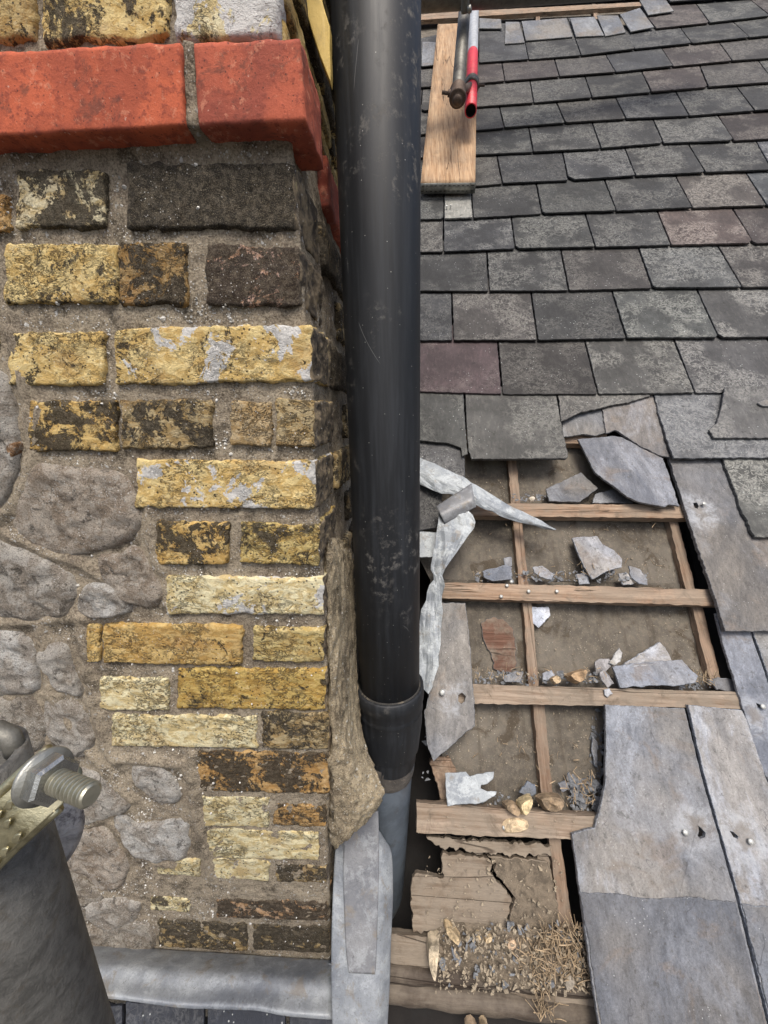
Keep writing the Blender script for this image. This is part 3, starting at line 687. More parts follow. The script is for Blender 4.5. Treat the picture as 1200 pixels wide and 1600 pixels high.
JT = {
 0: [(1002, 1, 1025, 44), (1093, 15, 1109, 35), (1180, 5, 1203, 24)],
 1: [(655, 60, 652, 104), (748, 40, 748, 97), (814, 34, 826, 92), (887, 28, 908, 86), (967, 30, 992, 76), (1062, 42, 1081, 67), (1146, 33, 1171, 58)],
 2: [(700, 104, 700, 134), (784, 95, 789, 126), (866, 89, 874, 119), (946, 83, 962, 112), (1033, 73, 1052, 103), (1123, 62, 1144, 94)],
 3: [(660, 137, 658, 173), (742, 130, 744, 166), (828, 123, 834, 160), (914, 117, 925, 152), (1002, 108, 1018, 143), (1093, 99, 1107, 135), (1184, 92, 1210, 128)],
 4: [(700, 170, 698, 208), (780, 164, 788, 199), (869, 157, 883, 191), (961, 149, 978, 185), (1055, 140, 1077, 180), (1150, 132, 1179, 173)],
 5: [(655, 211, 652, 246), (735, 204, 738, 242), (826, 196, 833, 237), (925, 188, 939, 231), (1020, 183, 1037, 223), (1121, 177, 1147, 219)],
 6: [(700, 244, 698, 296), (776, 240, 785, 286), (879, 235, 888, 281), (976, 229, 993, 274), (1075, 222, 1102, 269), (1181, 218, 1206, 265)],
 7: [(694, 297, 694, 341), (736, 291, 739, 340), (838, 284, 847, 333), (944, 277, 963, 329), (1055, 271, 1082, 324), (1165, 267, 1198, 320)],
 8: [(693, 342, 693, 393), (799, 337, 805, 388), (914, 331, 930, 386), (1027, 327, 1049, 383), (1144, 323, 1178, 380)],
 9: [(655, 395, 654, 454), (761, 390, 764, 454), (876, 386, 889, 453), (998, 385, 1020, 449), (1121, 381, 1160, 448)],
 10: [(706, 455, 708, 531), (830, 454, 840, 531), (956, 452, 979, 528), (1089, 449, 1123, 527)],
 11: [(650, 531, 648, 611), (778, 532, 785, 614), (914, 531, 934, 616), (1053, 528, 1086, 614)]}
def lny(k, x):
    P = LN[k]
    if x >= P[-1][0]: s = (P[-1][1]-P[-2][1])/(P[-1][0]-P[-2][0]); return P[-1][1]+s*(x-P[-1][0])
    return float(np.interp(x, [p[0] for p in P], [p[1] for p in P]))
def ext_up(p, v): return p+RV*v
rs = random.Random(11)
TINTS = [(0.0410, 0.0336, 0.0328), (0.0344, 0.0353, 0.0361), (0.0295, 0.0303, 0.0312), (0.0385, 0.0369, 0.0353), (0.0328, 0.0344, 0.0344), (0.0394, 0.0369, 0.0361), (0.0312, 0.0328, 0.0361)]
def slate_from(quad, off_lo=.0115, off_hi=.003, th=.006, cover=.075, mat=SLO, color=None, cut=(0, 0), gap=.0024, name='slate', seed=None, parent=roof):
    """quad px: TL TR BR BL of what shows; head tucked under the course above; cut = clipped lower corners (left, right) in metres"""
    tl, tr, br, bl = quad
    a_, b_, c_, d_ = RP(*tl, off_hi), RP(*tr, off_hi), RP(*br, off_lo), RP(*bl, off_lo)
    jt = rs.uniform(-.0012, .002); c_ = c_+RN*jt; d_ = d_+RN*rs.uniform(-.001, .002)
    u = nz(c_-d_); a_ = a_+u*gap; d_ = d_+u*gap; b_ = b_-u*gap; c_ = c_-u*gap
    up = nz(a_-d_)*cover; up2 = nz(b_-c_)*cover; a_ = a_+up-RN*cover*.045; b_ = b_+up2-RN*cover*.045
    upn = nz(a_-d_)
    pts = [a_, b_]
    if cut == (0, 0) and rs.random() < .3: cut = (rs.uniform(.006, .018), 0) if rs.random() < .5 else (0, rs.uniform(.006, .018))
    if cut[1]: pts += [c_+upn*cut[1], c_-u*cut[1]*.8]
    else: pts += [c_+upn*.003, c_-u*.003]
    if cut[0]: pts += [d_+u*cut[0]*.8, d_+upn*cut[0]]
    else: pts += [d_+u*.003, d_+upn*.003]
    col = color or (*[x*g_ for g_ in [rs.uniform(.8, 1.25)] for x in rs.choice(TINTS)], rs.uniform(.5, 1.))
    # a shallow grid would cost more than it shows: ngon face, ragged dressed edge
    return slab(name, pts, th, [mat, SLE], parent, RF, RN, step=.006, amp=.002, color=col, ch=.0014)
SPC = {(11, 0): ((.064, .046, .05), .5), (8, 3): ((.075, .058, .054), 1.), (7, 4): ((.062, .055, .051), 1.), (9, 3): ((.055, .058, .06), 1.), (7, 5): ((.058, .064, .07), 1.), (6, 5): ((.058, .062, .072), 1.), (9, 5): ((.06, .052, .05), .9), 
       (10, 3): ((.065, .065, .065), 1.), (11, 3): ((.07, .07, .072), 1.), (11, 2): ((.062, .062, .06), .9), (10, 2): ((.055, .059, .058), 1.)}
CUT = {(6, 2): (.03, 0), (9, 5): (.05, 0), (5, 4): (0, .015), (7, 2): (.012, 0), (4, 2): (.01, 0), (1, 5): (.012, 0), (8, 1): (0, 0), (4, 6): (.02, 0), (3, 3): (0, .01)}
for k in range(0, 12):
    J = list(JT[k])
    # continue the course past the right edge of the picture, in the roof's own plane
    while J[-1][2] < 1500:
        x0, y0, x1, y1 = J[-1]
        p = ruv(RP(x0, y0)); q = ruv(RP(x1, y1)); 
        def back(uvp):
            W = r3(uvp[0], uvp[1]); c = M3.T @ W; return 600+F*c[0]/c[2], 800+F*c[1]/c[2]
        wdt = .262+rs.uniform(-.01, .01)
        nx0 = back(p+np.array((wdt, 0))); nx1 = back(q+np.array((wdt, 0)))
        J.append((nx0[0], lny(k-1, nx0[0]), nx1[0], lny(k, nx1[0])))
    # and to the left, behind the pipe
    first = J[0]
    if first[2] > 560 and k > 0:
        dx = 130*(lny(k, 600)+590)/(1200.)
        while J[0][2] > 470:
            x0, y0, x1, y1 = J[0]; dxx = dx*1.; J.insert(0, (x0-dxx+2, lny(k-1, max(x0-dxx, 640)), x1-dxx, lny(k, max(x1-dxx, 640))))
        nadd = len(J)
    base_i = J.index(first)
    for i in range(len(J)-1):
        a_, b_ = J[i], J[i+1]
        kk = (k, i-base_i)
        col = SPC.get(kk); col = (*col[0], col[1]) if col else None
        if kk == (7, 0):    # pale newer slate slipped under the board end
            col = (.24, .24, .22, .05)
        far = k in (1,) and b_[2] < 1010
        cv = .075
        if k == 0: cv = .09
        if far: cv = .0
        slate_from([(a_[0], lny(k-1, a_[0]) if not far else a_[1]), (b_[0], lny(k-1, b_[0]) if not far else b_[1]), (b_[2], lny(k, b_[2])), (a_[2], lny(k, a_[2]))], color=col, cover=cv, cut=CUT.get(kk, (0, 0)))
def back(p_):
    c = M3.T @ p_; return 600+F*c[0]/c[2], 800+F*c[1]/c[2]
ub, vb = ruv(RP(1045, 8)); vb2 = vb
for kr in range(7):
    ul = ub-.02*kr-(.13 if kr % 2 else 0)
    for i in range(9):
        ua = ul+i*.262; va = vb+kr*.27-.05*i*.02
        P_ = [r3(ua+.003, va, .014), r3(ua+.259, va-.002, .014), r3(ua+.259, va+.36, .001), r3(ua+.003, va+.36, .001)]
        slab('slate', P_, .006, [SLO, SLE], roof, step=.02, amp=.0011, color=(*rs.choice(TINTS), rs.uniform(.3, .9)))
# pale heads of the top course where the missing course used to cover them
PALE = [[(749, 28), (783, 30), (784, 44), (749, 44)], [(790, 34), (811, 34), (820, 66), (789, 68)], [(815, 33), (885, 28), (895, 57), (822, 63)], [(891, 28), (929, 26), (944, 55), (900, 57)], [(933, 24), (966, 24), (978, 50), (946, 56)], [(969, 22), (1000, 12), (1022, 42), (986, 49)], [(1000, 0), (1041, 0), (1053, 17), (1013, 23)], [(660, 65), (688, 66), (687, 100), (659, 103)]]
for P_ in PALE:
    slab('slate_head', [RP(x, y, .0158) for x, y in P_], .0045, [SLC, SLE], roof, step=.01, amp=.0015, color=(.18, .182, .178, 1))
# course 12 and the broken slates round the hole
CL = lambda r_, g, b: (r_, g, b, .6)
def rslab(name, pts, off, th=.006, mats=None, col=(.1, .1, .1, .6), parent=roof, amp=.0018, holes=None, offs=None, label=None, step=.006):
    P_ = [RP(x, y, (offs[i] if offs else off)) for i, (x, y) in enumerate(pts)]
    H_ = [[RP(x, y, off) for x, y in h] for h in (holes or [])]
    o = slab(name, P_, th, mats or [SLO, SLE], parent, step=step, amp=amp, color=col, holes=H_)
    if label: o['label'] = label
    return o
rslab('slate', [(560, 605), (724, 606), (726, 650), (730, 700), (731, 709), (722, 713), (720, 699), (700, 692), (657, 688), (560, 690)], 0, col=CL(.07, .072, .07), offs=[.003, .003, .006, .012, .014, .014, .013, .013, .013, .013])
rslab('slate', [(560, 670), (722, 670), (725, 705), (727, 746), (700, 744), (657, 742), (560, 750)], .0, col=CL(.075, .076, .08), offs=[-.002, -.002, .002, .006, .006, .006, .006])
rslab('slate', [(727, 603), (867, 605), (875, 650), (888, 713), (885, 716), (737, 717), (732, 705), (729, 660)], 0, th=.009, col=CL(.08, .08, .077), offs=[.003, .003, .008, .016, .016, .016, .015, .009])
rslab('slate', [(871, 605), (1012, 605), (1016, 619), (1000, 623), (985, 628), (960, 632), (935, 638), (905, 645), (886, 655), (877, 658)], 0, col=CL(.09, .088, .084), offs=[.003, .003, .008, .008, .009, .009, .01, .012, .013, .013], amp=.003, label='slate with its lower half snapped off')
FRS = [LDD, SLE]
rslab('slate', [(877, 640), (940, 636), (946, 676), (931, 681), (912, 678), (880, 683)], -.004, col=(.17, .17, .168, .3), mats=[SLC, SLE])
rslab('slate', [(940, 632), (1018, 612), (1030, 650), (1052, 716), (1030, 711), (1000, 697), (975, 680), (962, 672), (947, 677)], .0005, col=(.15, .148, .152, .3), mats=[SLC, SLE], amp=.0025)
rslab('slate', [(1020, 604), (1320, 600), (1330, 714), (1053, 716), (1040, 680), (1028, 640)], 0, col=CL(.115, .12, .128), offs=[.003, .003, .014, .014, .011, .007], amp=.003)
rslab('slate', [(1133, 604), (1330, 600), (1332, 684), (1116, 684), (1108, 671), (1121, 660), (1128, 635)], .02, th=.005, col=CL(.105, .105, .105), amp=.0025)
rslab('slate', [(1044, 712), (1130, 712), (1310, 712), (1340, 987), (1133, 986), (1118, 935), (1087, 845), (1070, 795), (1056, 750)], 0, th=.009, col=CL(.13, .13, .132), offs=[-.004, -.004, -.004, .014, .014, .011, .006, .003, 0], mats=[SLN, SLE], amp=.003,
      holes=[[(1083, 786), (1089, 785), (1092, 791), (1090, 795), (1085, 793)]], label='long grey slate beside the hole with one nail hole')
rslab('slate', [(1127, 708), (1330, 706), (1345, 838), (1180, 839), (1158, 795)], .0, th=.007, col=(.09, .092, .088, 1.), offs=[.004, .004, .017, .017, .012], amp=.003)
# course 14: pale slates right of the hole
rslab('slate', [(1118, 958), (1166, 956), (1172, 985), (1186, 1025), (1215, 1110), (1216, 1250), (1190, 1200), (1166, 1122), (1150, 1070), (1131, 1010)], -.006, th=.006, col=(.2, .21, .23, .3), mats=[SLN, SLE], holes=[[(1181, 1098), (1188, 1101), (1190, 1107), (1184, 1105)]], label='pale blue slate on the right with a nail hole')
rslab('slate', [(1168, 956), (1340, 956), (1390, 1260), (1240, 1250), (1216, 1105), (1190, 1025), (1176, 985)], -.004, th=.006, col=(.21, .225, .245, .3), mats=[SLC, SLE])
# course 15: two large slates at the lower right
Q15 = [(946, 1101), (1070, 1107), (1095, 1207), (1153, 1412), (1199, 1600), (1250, 1800), (958, 1800), (936, 1600), (915, 1460), (895, 1312), (894, 1303), (908, 1299), (929, 1294), (938, 1262), (946, 1225), (947, 1160)]
rslab('slate', Q15, .0, th=.008, col=(.2, .21, .225, .3), mats=[SLN, SLE], amp=.0012, offs=[-.004, -.004, -.001, .003, .008, .012, .012, .008, .004, .001, .001, .001, .001, 0, 0, -.003],
      holes=[[(1091, 1290), (1096, 1294), (1103, 1302), (1102, 1308), (1094, 1311), (1090, 1306), (1092, 1299)]], label='large pale slate at the lower left of the pair, its corner broken out round a notch')
rslab('slate', [(1075, 1101), (1160, 1110), (1167, 1124), (1194, 1206), (1240, 1330), (1310, 1560), (1380, 1800), (1256, 1800), (1204, 1600), (1157, 1410), (1099, 1206)], .001, th=.008, col=(.24, .255, .28, .3), mats=[SLN, SLE], amp=.0012, offs=[-.003, -.003, -.003, 0, .003, .008, .012, .013, .009, .004, .0],
      holes=[[(1140, 1298), (1146, 1300), (1154, 1307), (1153, 1311), (1146, 1308)]], label='large pale slate on the right edge with a nail and a slit')
# the part of those two that was always exposed: a thin raised weather crust
rslab('weathered_skin', [(905, 1394), (960, 1396), (1010, 1404), (1080, 1402), (1150, 1411), (1196, 1600), (1246, 1795), (962, 1795), (940, 1600), (918, 1460)], .0, th=.003, col=(.125, .13, .14, .25), mats=[SLC, SLE], amp=.002, offs=[.0045, .005, .0055, .0055, .0055, .0104, .0145, .0145, .0104, .0065])
rslab('weathered_skin', [(1160, 1413), (1205, 1417), (1262, 1420), (1306, 1560), (1376, 1795), (1258, 1795), (1207, 1600)], .0, th=.003, col=(.16, .17, .185, .25), mats=[SLC, SLE], amp=.002, offs=[.0065, .0065, .0065, .0105, .0145, .0155, .0115])
def nail(x, y, off, r=.005, parent=roof, nm='nail'):
    P_ = RP(x, y, off); return lathe(nm, P_-RN*.012, RN, [(.0015, 0), (.0016, .011), (r*.9, .0115), (r, .0125), (r*.9, .0138), (r*.4, .0148), (0.0002, .015)], NAILM, parent, 14)
for x, y, o_ in [(1071, 1301, .006), (1173, 1315, .007), (1100, 787, .008), (1192, 1104, .0), (698, 322, .02)]: nail(x, y, o_)
nail(704, 321, .02, .003)

# timbers -----------------------------------------------------------
def timber(name, q, offt, th, mat, r=.0008, vert=False, col=None, amp=.0008, offs=None, label=None):
    """q px: TL TR BR BL of the top face"""
    P_ = [RP(x, y, offs[i] if offs else offt) for i, (x, y) in enumerate((q[3], q[2], q[1], q[0]))]
    fr = RF
    if vert: fr = np.array([RV, -RU, RN])
    o = rblock(name, P_, RN, th, mat, roof, fr, r=r, res=.009, amp=amp, sc=25, color=col, edge=.002, resz=.012, smooth=False)
    if label: o['label'] = label
    return o
BO = -.012; BT = .025
# counter battens and rafters under the battens
for q in [[(792, 700), (806, 700), (814, 795), (799, 795)], [(800, 800), (815, 800), (827, 925), (811, 925)], [(816, 942), (831, 942), (843, 1080), (827, 1080)], [(832, 1098), (851, 1098), (866, 1262), (847, 1262)], [(857, 1306), (876, 1306), (900, 1480), (880, 1488)]]:
    timber('rafter', q, BO-BT, .02, WR2, vert=True)
for q in [[(1043, 806), (1058, 806), (1088, 925), (1072, 925)], [(1081, 945), (1098, 945), (1130, 1075), (1112, 1075)]]:
    timber('rafter', q, BO-BT, .02, WR2, vert=True, label='reddish rafter at the right of the hole')
timber('batten', [(560, 668), (948, 672), (950, 693), (560, 693)], BO-.01, BT, WB)
timber('batten', [(690, 785), (1090, 789), (1095, 810), (690, 806)], BO, BT, WB)
timber('batten', [(682, 909), (1125, 921), (1130, 947), (682, 935)], BO, BT, WB)
timber('batten', [(690, 1067), (1165, 1081), (1170, 1108), (690, 1099)], BO, BT, WB2, label='batten under the heads of the two large slates')
timber('batten', [(650, 1253), (960, 1276), (966, 1316), (650, 1302)], BO+.002, .028, WB2, label='lowest batten, greyer and split round a knot')
for q in [[(640, 0), (1010, -22), (1010, -12), (640, 12)], [(640, 22), (870, 12), (1000, 3), (1002, 9), (870, 19), (640, 32)]]:
    timber('batten', [q[0], q[1] if len(q) == 4 else q[2], q[2] if len(q) == 4 else q[3], q[-1]], .01, .02, WB)
timber('rafter', [(836, 12), (842, 12), (845, 40), (838, 40)], -.005, .02, WR2, vert=True); timber('rafter', [(925, 6), (931, 6), (936, 32), (929, 32)], -.005, .02, WR2, vert=True)
# underlay sheets between rafters
def field(name, px, off, mat, amp=.003, sc=12, nx=30, ny=30, kind=None, parent=roof, fnoff=None, th=0):
    tl, tr, br, bl = px; V = []; Fc = []; seed = random.random()*9
    for j in range(ny+1):
        for i in range(nx+1):
            s, t = i/nx, j/ny
            x = (1-s)*(1-t)*tl[0]+s*(1-t)*tr[0]+s*t*br[0]+(1-s)*t*bl[0]; y = (1-s)*(1-t)*tl[1]+s*(1-t)*tr[1]+s*t*br[1]+(1-s)*t*bl[1]
            p = RP(x, y, off); h = amp*fb(p, sc, seed)
            if fnoff: h += fnoff(x, y, p)
            V.append(p+RN*h)
    for j in range(ny):
        for i in range(nx):
            k = j*(nx+1)+i; Fc.append((k, k+nx+1, k+nx+2, k+1))
    o = mesh(name, V, Fc, mat, parent, RF)
    if kind: o['kind'] = kind
    return o
field('underlay', [(560, 690), (1044, 690), (1070, 912), (672, 905)], BO-BT-.02, FE, amp=.006, sc=10)
field('underlay', [(672, 905), (1070, 912), (1120, 1080), (688, 1068)], BO-BT-.019, FE, amp=.006, sc=10)
field('underlay', [(690, 1068), (946, 1074), (934, 1290), (690, 1266)], BO-BT-.021, FE, label=None) if False else field('underlay', [(690, 1068), (946, 1074), (934, 1290), (690, 1266)], BO-BT-.021, FE)
field('underlay', [(520, -160), (1200, -160), (1004, 60), (560, 90)], -.03, FE)
# torn patch in the underlay
rslab('underlay_patch', [(752, 972), (760, 966), (775, 964), (790, 970), (801, 980), (805, 1000), (806, 1025), (808, 1046), (790, 1052), (772, 1046), (766, 1020), (755, 1000)], BO-BT-.0125, th=.003, mats=[mat_wood('bare_red_board', (.12, .06, .042), (.17, .095, .068), 1.), SLE], amp=.004, step=.004, label='torn patch baring reddish boarding')
# black sheet under everything, its colour standing in for the unlit roof void
def deck(name, uv, off, th, mat, label=None):
    P_ = [r3(u, v, off) for u, v in uv]
    o = slab(name, P_, th, [mat, mat], roof, step=0, ch=.001)
    if label: o['label'] = label
u0 = ruv(RP(400, 1480))[0]; 
deck('roof_void_shade', [(-1.2, -1.4), (4.2, -1.4), (4.2, 7.5), (-1.2, 7.5)], -.2, .02, DK)
# black strip painting the shade of the gap beyond the last rafter
timber('gap_shade_strip', [(1064, 800), (1120, 800), (1200, 1100), (1134, 1100)], -.13, .03, DK, vert=True)

# rotten boards, ledge and moulding at the lower edge -----------------
wo = [WO, WO]
rslab('sheathing_board', [(666, 1308), (690, 1310), (780, 1316), (862, 1322), (862, 1338), (800, 1336), (760, 1334), (735, 1333), (722, 1325), (712, 1330), (692, 1326), (676, 1316)], BO-BT+.004, th=.014, mats=wo, amp=.006, step=.004)
rslab('sheathing_board', [(692, 1331), (712, 1336), (735, 1338), (762, 1340), (770, 1350), (765, 1362), (776, 1378), (792, 1392), (800, 1405), (792, 1440), (788, 1462), (645, 1457), (642, 1400), (644, 1372), (652, 1364), (672, 1368), (693, 1372), (691, 1350)], BO-BT-.002, th=.016, mats=wo, amp=.0045, step=.004, label='rotten board with a square notch cut out of its corner')
rslab('sheathing_board', [(762, 1338), (830, 1342), (858, 1350), (872, 1420), (880, 1465), (792, 1468), (796, 1440), (806, 1404), (790, 1384), (778, 1370), (772, 1360), (776, 1350)], BO-BT+.001, th=.014, mats=[DT, WO], amp=.004, label='dirt caked board')
rslab('sheathing_board', [(838, 1330), (856, 1334), (884, 1460), (866, 1466), (850, 1400)], BO-BT-.006, th=.02, mats=wo, amp=.003)
rslab('eaves_board', [(600, 1458), (690, 1466), (790, 1466), (925, 1478), (940, 1600), (760, 1540), (610, 1506)], BO-BT-.004, th=.02, mats=wo, amp=.001)
def moulding(y0, y1, off, rad, mat, x0=560, x1=1010, nm='timber_moulding', n=34, label=None):
    pts = []
    for i in range(n+1):
        t = i/n; x = x0+(x1-x0)*t; pts.append(RP(x, y0+(y1-y0)*t, off))
    o = sweep(nm, pts, [rad*(1+.06*math.sin(i*1.3)) for i in range(n+1)], mat, roof, 18, frame=RF, amp=.0012)
    if label: o['label'] = label
WM2 = mat_wood('weathered_moulding', (.07, .056, .045), (.13, .11, .09), .6)
moulding(1517, 1548, -.045, .013, WM2, label='upper bead of the weathered moulding'); moulding(1540, 1592, -.052, .017, WM2)
rslab('eaves_board', [(520, 1560), (1010, 1600), (1010, 1640), (520, 1620)], -.085, th=.02, mats=[DK, DK])

# ================================================================== LEAD / ZINC FLASHINGS
def S2(rows, th, nm, mat, label, cat, group=None, par=None, **k):
    o = sheet(nm, rows, th, mat, par, RF, RN, **k); tag(o, label, cat, group); return o
rows = []
for t, (dy, f) in enumerate([(0, 0), (.12, .35), (.35, .75), (.65, .9), (.9, 1.), (1., 1.)]):
    row = []
    for j in range(9):
        x = 40+(519-40)*j/8; yt = 1470+32*(j/8)**1; yb = 1552+40*(j/8)+(3*math.sin(j*1.9))
        y = yt+(yb-yt)*dy; A = WP(x, y, .004); B = RP(x, y, .018); 
        row.append(A*(1-f)+B*f)
    rows.append(row)
S2(rows, .003, 'lead_flashing', LD, 'smooth rounded lead apron flashing running along the foot of the brick wall', 'flashing', amp=.002, sc=18, sub=5)
rows = [[RP(x0+(x1-x0)*t, y, .034+oo*math.sin(math.pi*t)+(-.02*max(0, t-.8)*5)) for t in (0, .2, .45, .7, .84, 1.)] for (x0, x1, y, oo) in
        [(531, 572, 1268, .0), (527, 600, 1310, .002), (523, 612, 1335, .004), (520, 614, 1400, .004), (518, 611, 1470, .004), (518, 609, 1540, .004), (519, 606, 1594, .003), (523, 603, 1640, .003)]]
S2(rows, .003, 'lead_flashing', LD, 'upright strip of grey lead flashing at the wall corner, below the pipe socket', 'flashing', amp=.0022, sc=16, sub=5)
rows = [[RP(x0+(x1-x0)*t, y+3*t, .0405+.001*math.sin(9*t)) for t in (0, .35, .7, 1.)] for (x0, x1, y) in [(541, 591, 1264), (538, 592, 1300), (536, 592, 1360), (538, 590, 1430), (541, 588, 1490), (545, 586, 1520)]]
S2(rows, .002, 'lead_flashing', LDD, 'narrower darker lead piece overlapping the upright lead strip', 'flashing', amp=.0012, sc=20, sub=5)
# tongue of torn zinc right of the pipe
rows = [[RP(a_[0]+(b_[0]-a_[0])*t, a_[1]+(b_[1]-a_[1])*t, o_+.006*math.sin(math.pi*t)) for t in (0, .33, .66, 1)] for a_, b_, o_ in
        [((630, 702), (630, 748), .02), ((657, 716), (657, 757), .025), ((690, 729), (690, 771), .03), ((722, 745), (722, 776), .035), ((745, 758), (745, 790), .035), ((790, 786), (782, 806), .03), ((830, 805), (820, 818), .024), ((869, 827), (864, 828), .018)]]
S2(rows, .0016, 'torn_zinc_strip', ZN, 'long pointed tongue of torn pale zinc sticking out right of the pipe', 'metal strip', 'torn zinc strips by the pipe', amp=.003, sc=55, sub=3, nrag=.004, smooth=False)
rows = [[RP(a_[0]+(b_[0]-a_[0])*t, a_[1]+(b_[1]-a_[1])*t, o_) for t in (0, .4, 1)] for a_, b_, o_ in [((681, 791), (737, 755), .05), ((688, 804), (741, 778), .062), ((695, 818), (744, 792), .05)]]
S2(rows, .002, 'lead_scrap', LDD, 'dark folded lead flap over the top of the twisted zinc strip', 'metal scrap', amp=.001, sub=5)
rows = [[RP(a_[0]+(b_[0]-a_[0])*t, a_[1]+(b_[1]-a_[1])*t, o_+q_*t) for t in (0, .35, .7, 1)] for a_, b_, o_, q_ in
        [((684, 792), (722, 788), .05, 0), ((686, 800), (744, 815), .05, .0), ((681, 845), (724, 848), .04, .01), ((674, 882), (695, 890), .03, .012), ((676, 905), (694, 915), .03, .01), ((664, 938), (692, 940), .022, .01), ((655, 985), (690, 990), .018, .012), ((652, 1035), (683, 1040), .018, .01), ((655, 1070), (670, 1085), .018, .004)]]
S2(rows, .0016, 'torn_zinc_strip', ZN, 'twisted upright strip of torn pale zinc hugging the right side of the pipe', 'metal strip', 'torn zinc strips by the pipe', amp=.0045, sc=50, sub=3, nrag=.006, smooth=False)
rslab('white_sheet', [(640, 828), (686, 832), (684, 866), (675, 870), (640, 871)], -.004, th=.002, mats=[ZN, ZN], label='pale metal sheet by the pipe')
rslab('slate', [(600, 745), (660, 752), (690, 768), (692, 812), (680, 825), (657, 828), (600, 828)], .004, col=CL(.05, .05, .052))
def loose(name, pts, off, label, cat, col, mats=None, th=.005, offs=None, amp=.002, holes=None, step=.005, group=None):
    o = rslab(name, pts, off, th=th, mats=mats or [SLC, SLE], col=col, parent=None, amp=amp, offs=offs, holes=holes, step=step)
    tag(o, label, cat, group); return o
loose('hanging_slate', [(690, 941), (727, 942), (733, 985), (736, 1030), (741, 1090), (742, 1134), (722, 1150), (703, 1168), (677, 1190), (668, 1165), (663, 1115), (672, 1075), (684, 1035)], .004,
      'long grey slate hanging loose beside the pipe with a nail head and a ragged hole', 'slate', (.17, .174, .18, .3), offs=[-.004, -.004, 0, .003, .006, .01, .012, .012, .014, .012, .01, .008, .003], holes=[[(716, 1086), (722, 1082), (728, 1088), (726, 1096), (721, 1100), (716, 1096)]], th=.006, mats=[SLN, SLE])
nail(691, 1082, .014, .006)
# ================================================================== LOOSE PIECES
GP_ = 'broken slate pieces lying on the stripped roof'
PB = (.22, .235, .26, .3); PG = (.165, .168, .172, .3); PW = (.3, .315, .34, .3)
loose('broken_slate', [(903, 686), (958, 681), (972, 683), (1000, 698), (1036, 716), (1050, 755), (1062, 791), (1046, 788), (1040, 792), (1018, 788), (995, 783), (980, 776), (962, 762), (945, 750), (930, 738), (918, 715)], 0,
      'biggest broken slate, slipped over the top right of the hole with a curved snapped edge', 'broken slate', (.17, .174, .185, .3), offs=[-.005]*3+[-.003, -.003, .0, .004, .008, .008, .012, .014, .014, .012, .01, .006, 0], group=GP_, th=.006)
loose('broken_slate', [(853, 764), (908, 738), (934, 763), (906, 784), (858, 783)], BO-BT, 'grey broken slate with a square end lying just above the top full batten', 'broken slate', PG, offs=[-.03, -.03, -.015, -.005, -.005], group=GP_)
loose('broken_slate', [(930, 772), (962, 762), (990, 786), (926, 786)], BO-.012, 'flat broken slate half hidden under the biggest broken slate', 'broken slate', PG, group=GP_)
loose('broken_slate', [(894, 841), (903, 839), (934, 838), (942, 851), (960, 860), (972, 873), (972, 886), (948, 893), (926, 905), (912, 885), (902, 862)], BO, 'pale broken slate leaning in the middle of the second bay of the hole', 'broken slate', PW, offs=[-.03]*4+[-.02, -.012, -.01, -.008, -.004, -.012, -.02], group=GP_, th=.006)
loose('broken_slate', [(832, 886), (848, 884), (866, 897), (862, 906), (845, 902), (835, 895)], BO-.006, 'oval pale slate chip right of the rafter on the second batten', 'broken slate', PW, group=GP_, th=.004)
loose('broken_slate', [(754, 892), (792, 882), (800, 886), (799, 905), (770, 908), (757, 902)], BO-.01, 'layered slate chip left of the rafter, resting on the second batten', 'broken slate', PB, offs=[-.03, -.024, -.02, -.01, -.01, -.015], group=GP_, th=.007)
loose('broken_slate', [(787, 872), (799, 870), (800, 884), (789, 886)], BO-.015, 'small square slate chip above the layered chip left of the rafter', 'broken slate', PB, group=GP_, th=.004)
loose('broken_slate', [(900, 897), (918, 894), (922, 912), (905, 913)], BO-.008, 'small slate chip tucked under the foot of the pale leaning slate', 'broken slate', PB, group=GP_, th=.004)
loose('broken_slate', [(982, 884), (1000, 889), (1012, 905), (1012, 914), (998, 912), (986, 900)], BO-.008, 'slate chip at the right end of the row on the second batten', 'broken slate', PB, offs=[-.03, -.02, -.012, -.01, -.01, -.02], group=GP_, th=.004)
loose('broken_slate', [(966, 896), (980, 895), (992, 912), (974, 914)], BO-.012, 'upright slate chip just right of the pale leaning slate', 'broken slate', PW, group=GP_, th=.004)
loose('broken_slate', [(826, 948), (857, 948), (860, 962), (842, 981), (830, 972)], BO-BT-.004, 'white crumpled slate flake hanging just under the second batten', 'broken slate', (.5, .53, .58, .3), group=GP_, th=.004)
loose('broken_slate', [(975, 1037), (1003, 1020), (1031, 1003), (1040, 1012), (1051, 1034), (1020, 1040), (985, 1042)], BO-.01, 'pointed slate piece at the back of the pile on the third batten', 'broken slate', PW, offs=[-.02, -.03, -.035, -.035, -.02, -.01, -.01], group=GP_)
loose('broken_slate', [(957, 1042), (990, 1036), (1066, 1031), (1078, 1045), (1091, 1056), (1087, 1067), (1060, 1071), (1010, 1072), (970, 1075)], BO+.004, 'largest slate piece, cracked across, on top of the pile on the third batten', 'broken slate', PB, offs=[-.012, -.012, -.012, -.006, 0, .004, .004, .004, .0], group=GP_, th=.006)
loose('broken_slate', [(930, 1034), (938, 1029), (952, 1029), (957, 1038), (942, 1056), (931, 1054)], BO-.01, 'rounded slate piece standing at the left of the pile on the third batten', 'broken slate', (.26, .25, .245, .3), group=GP_)
loose('broken_slate', [(952, 1036), (968, 1012), (973, 1020), (970, 1034), (960, 1040)], BO-.004, 'narrow slate sliver pointing up at the left of the pile', 'broken slate', (.3, .3, .29, .3), group=GP_, th=.004)
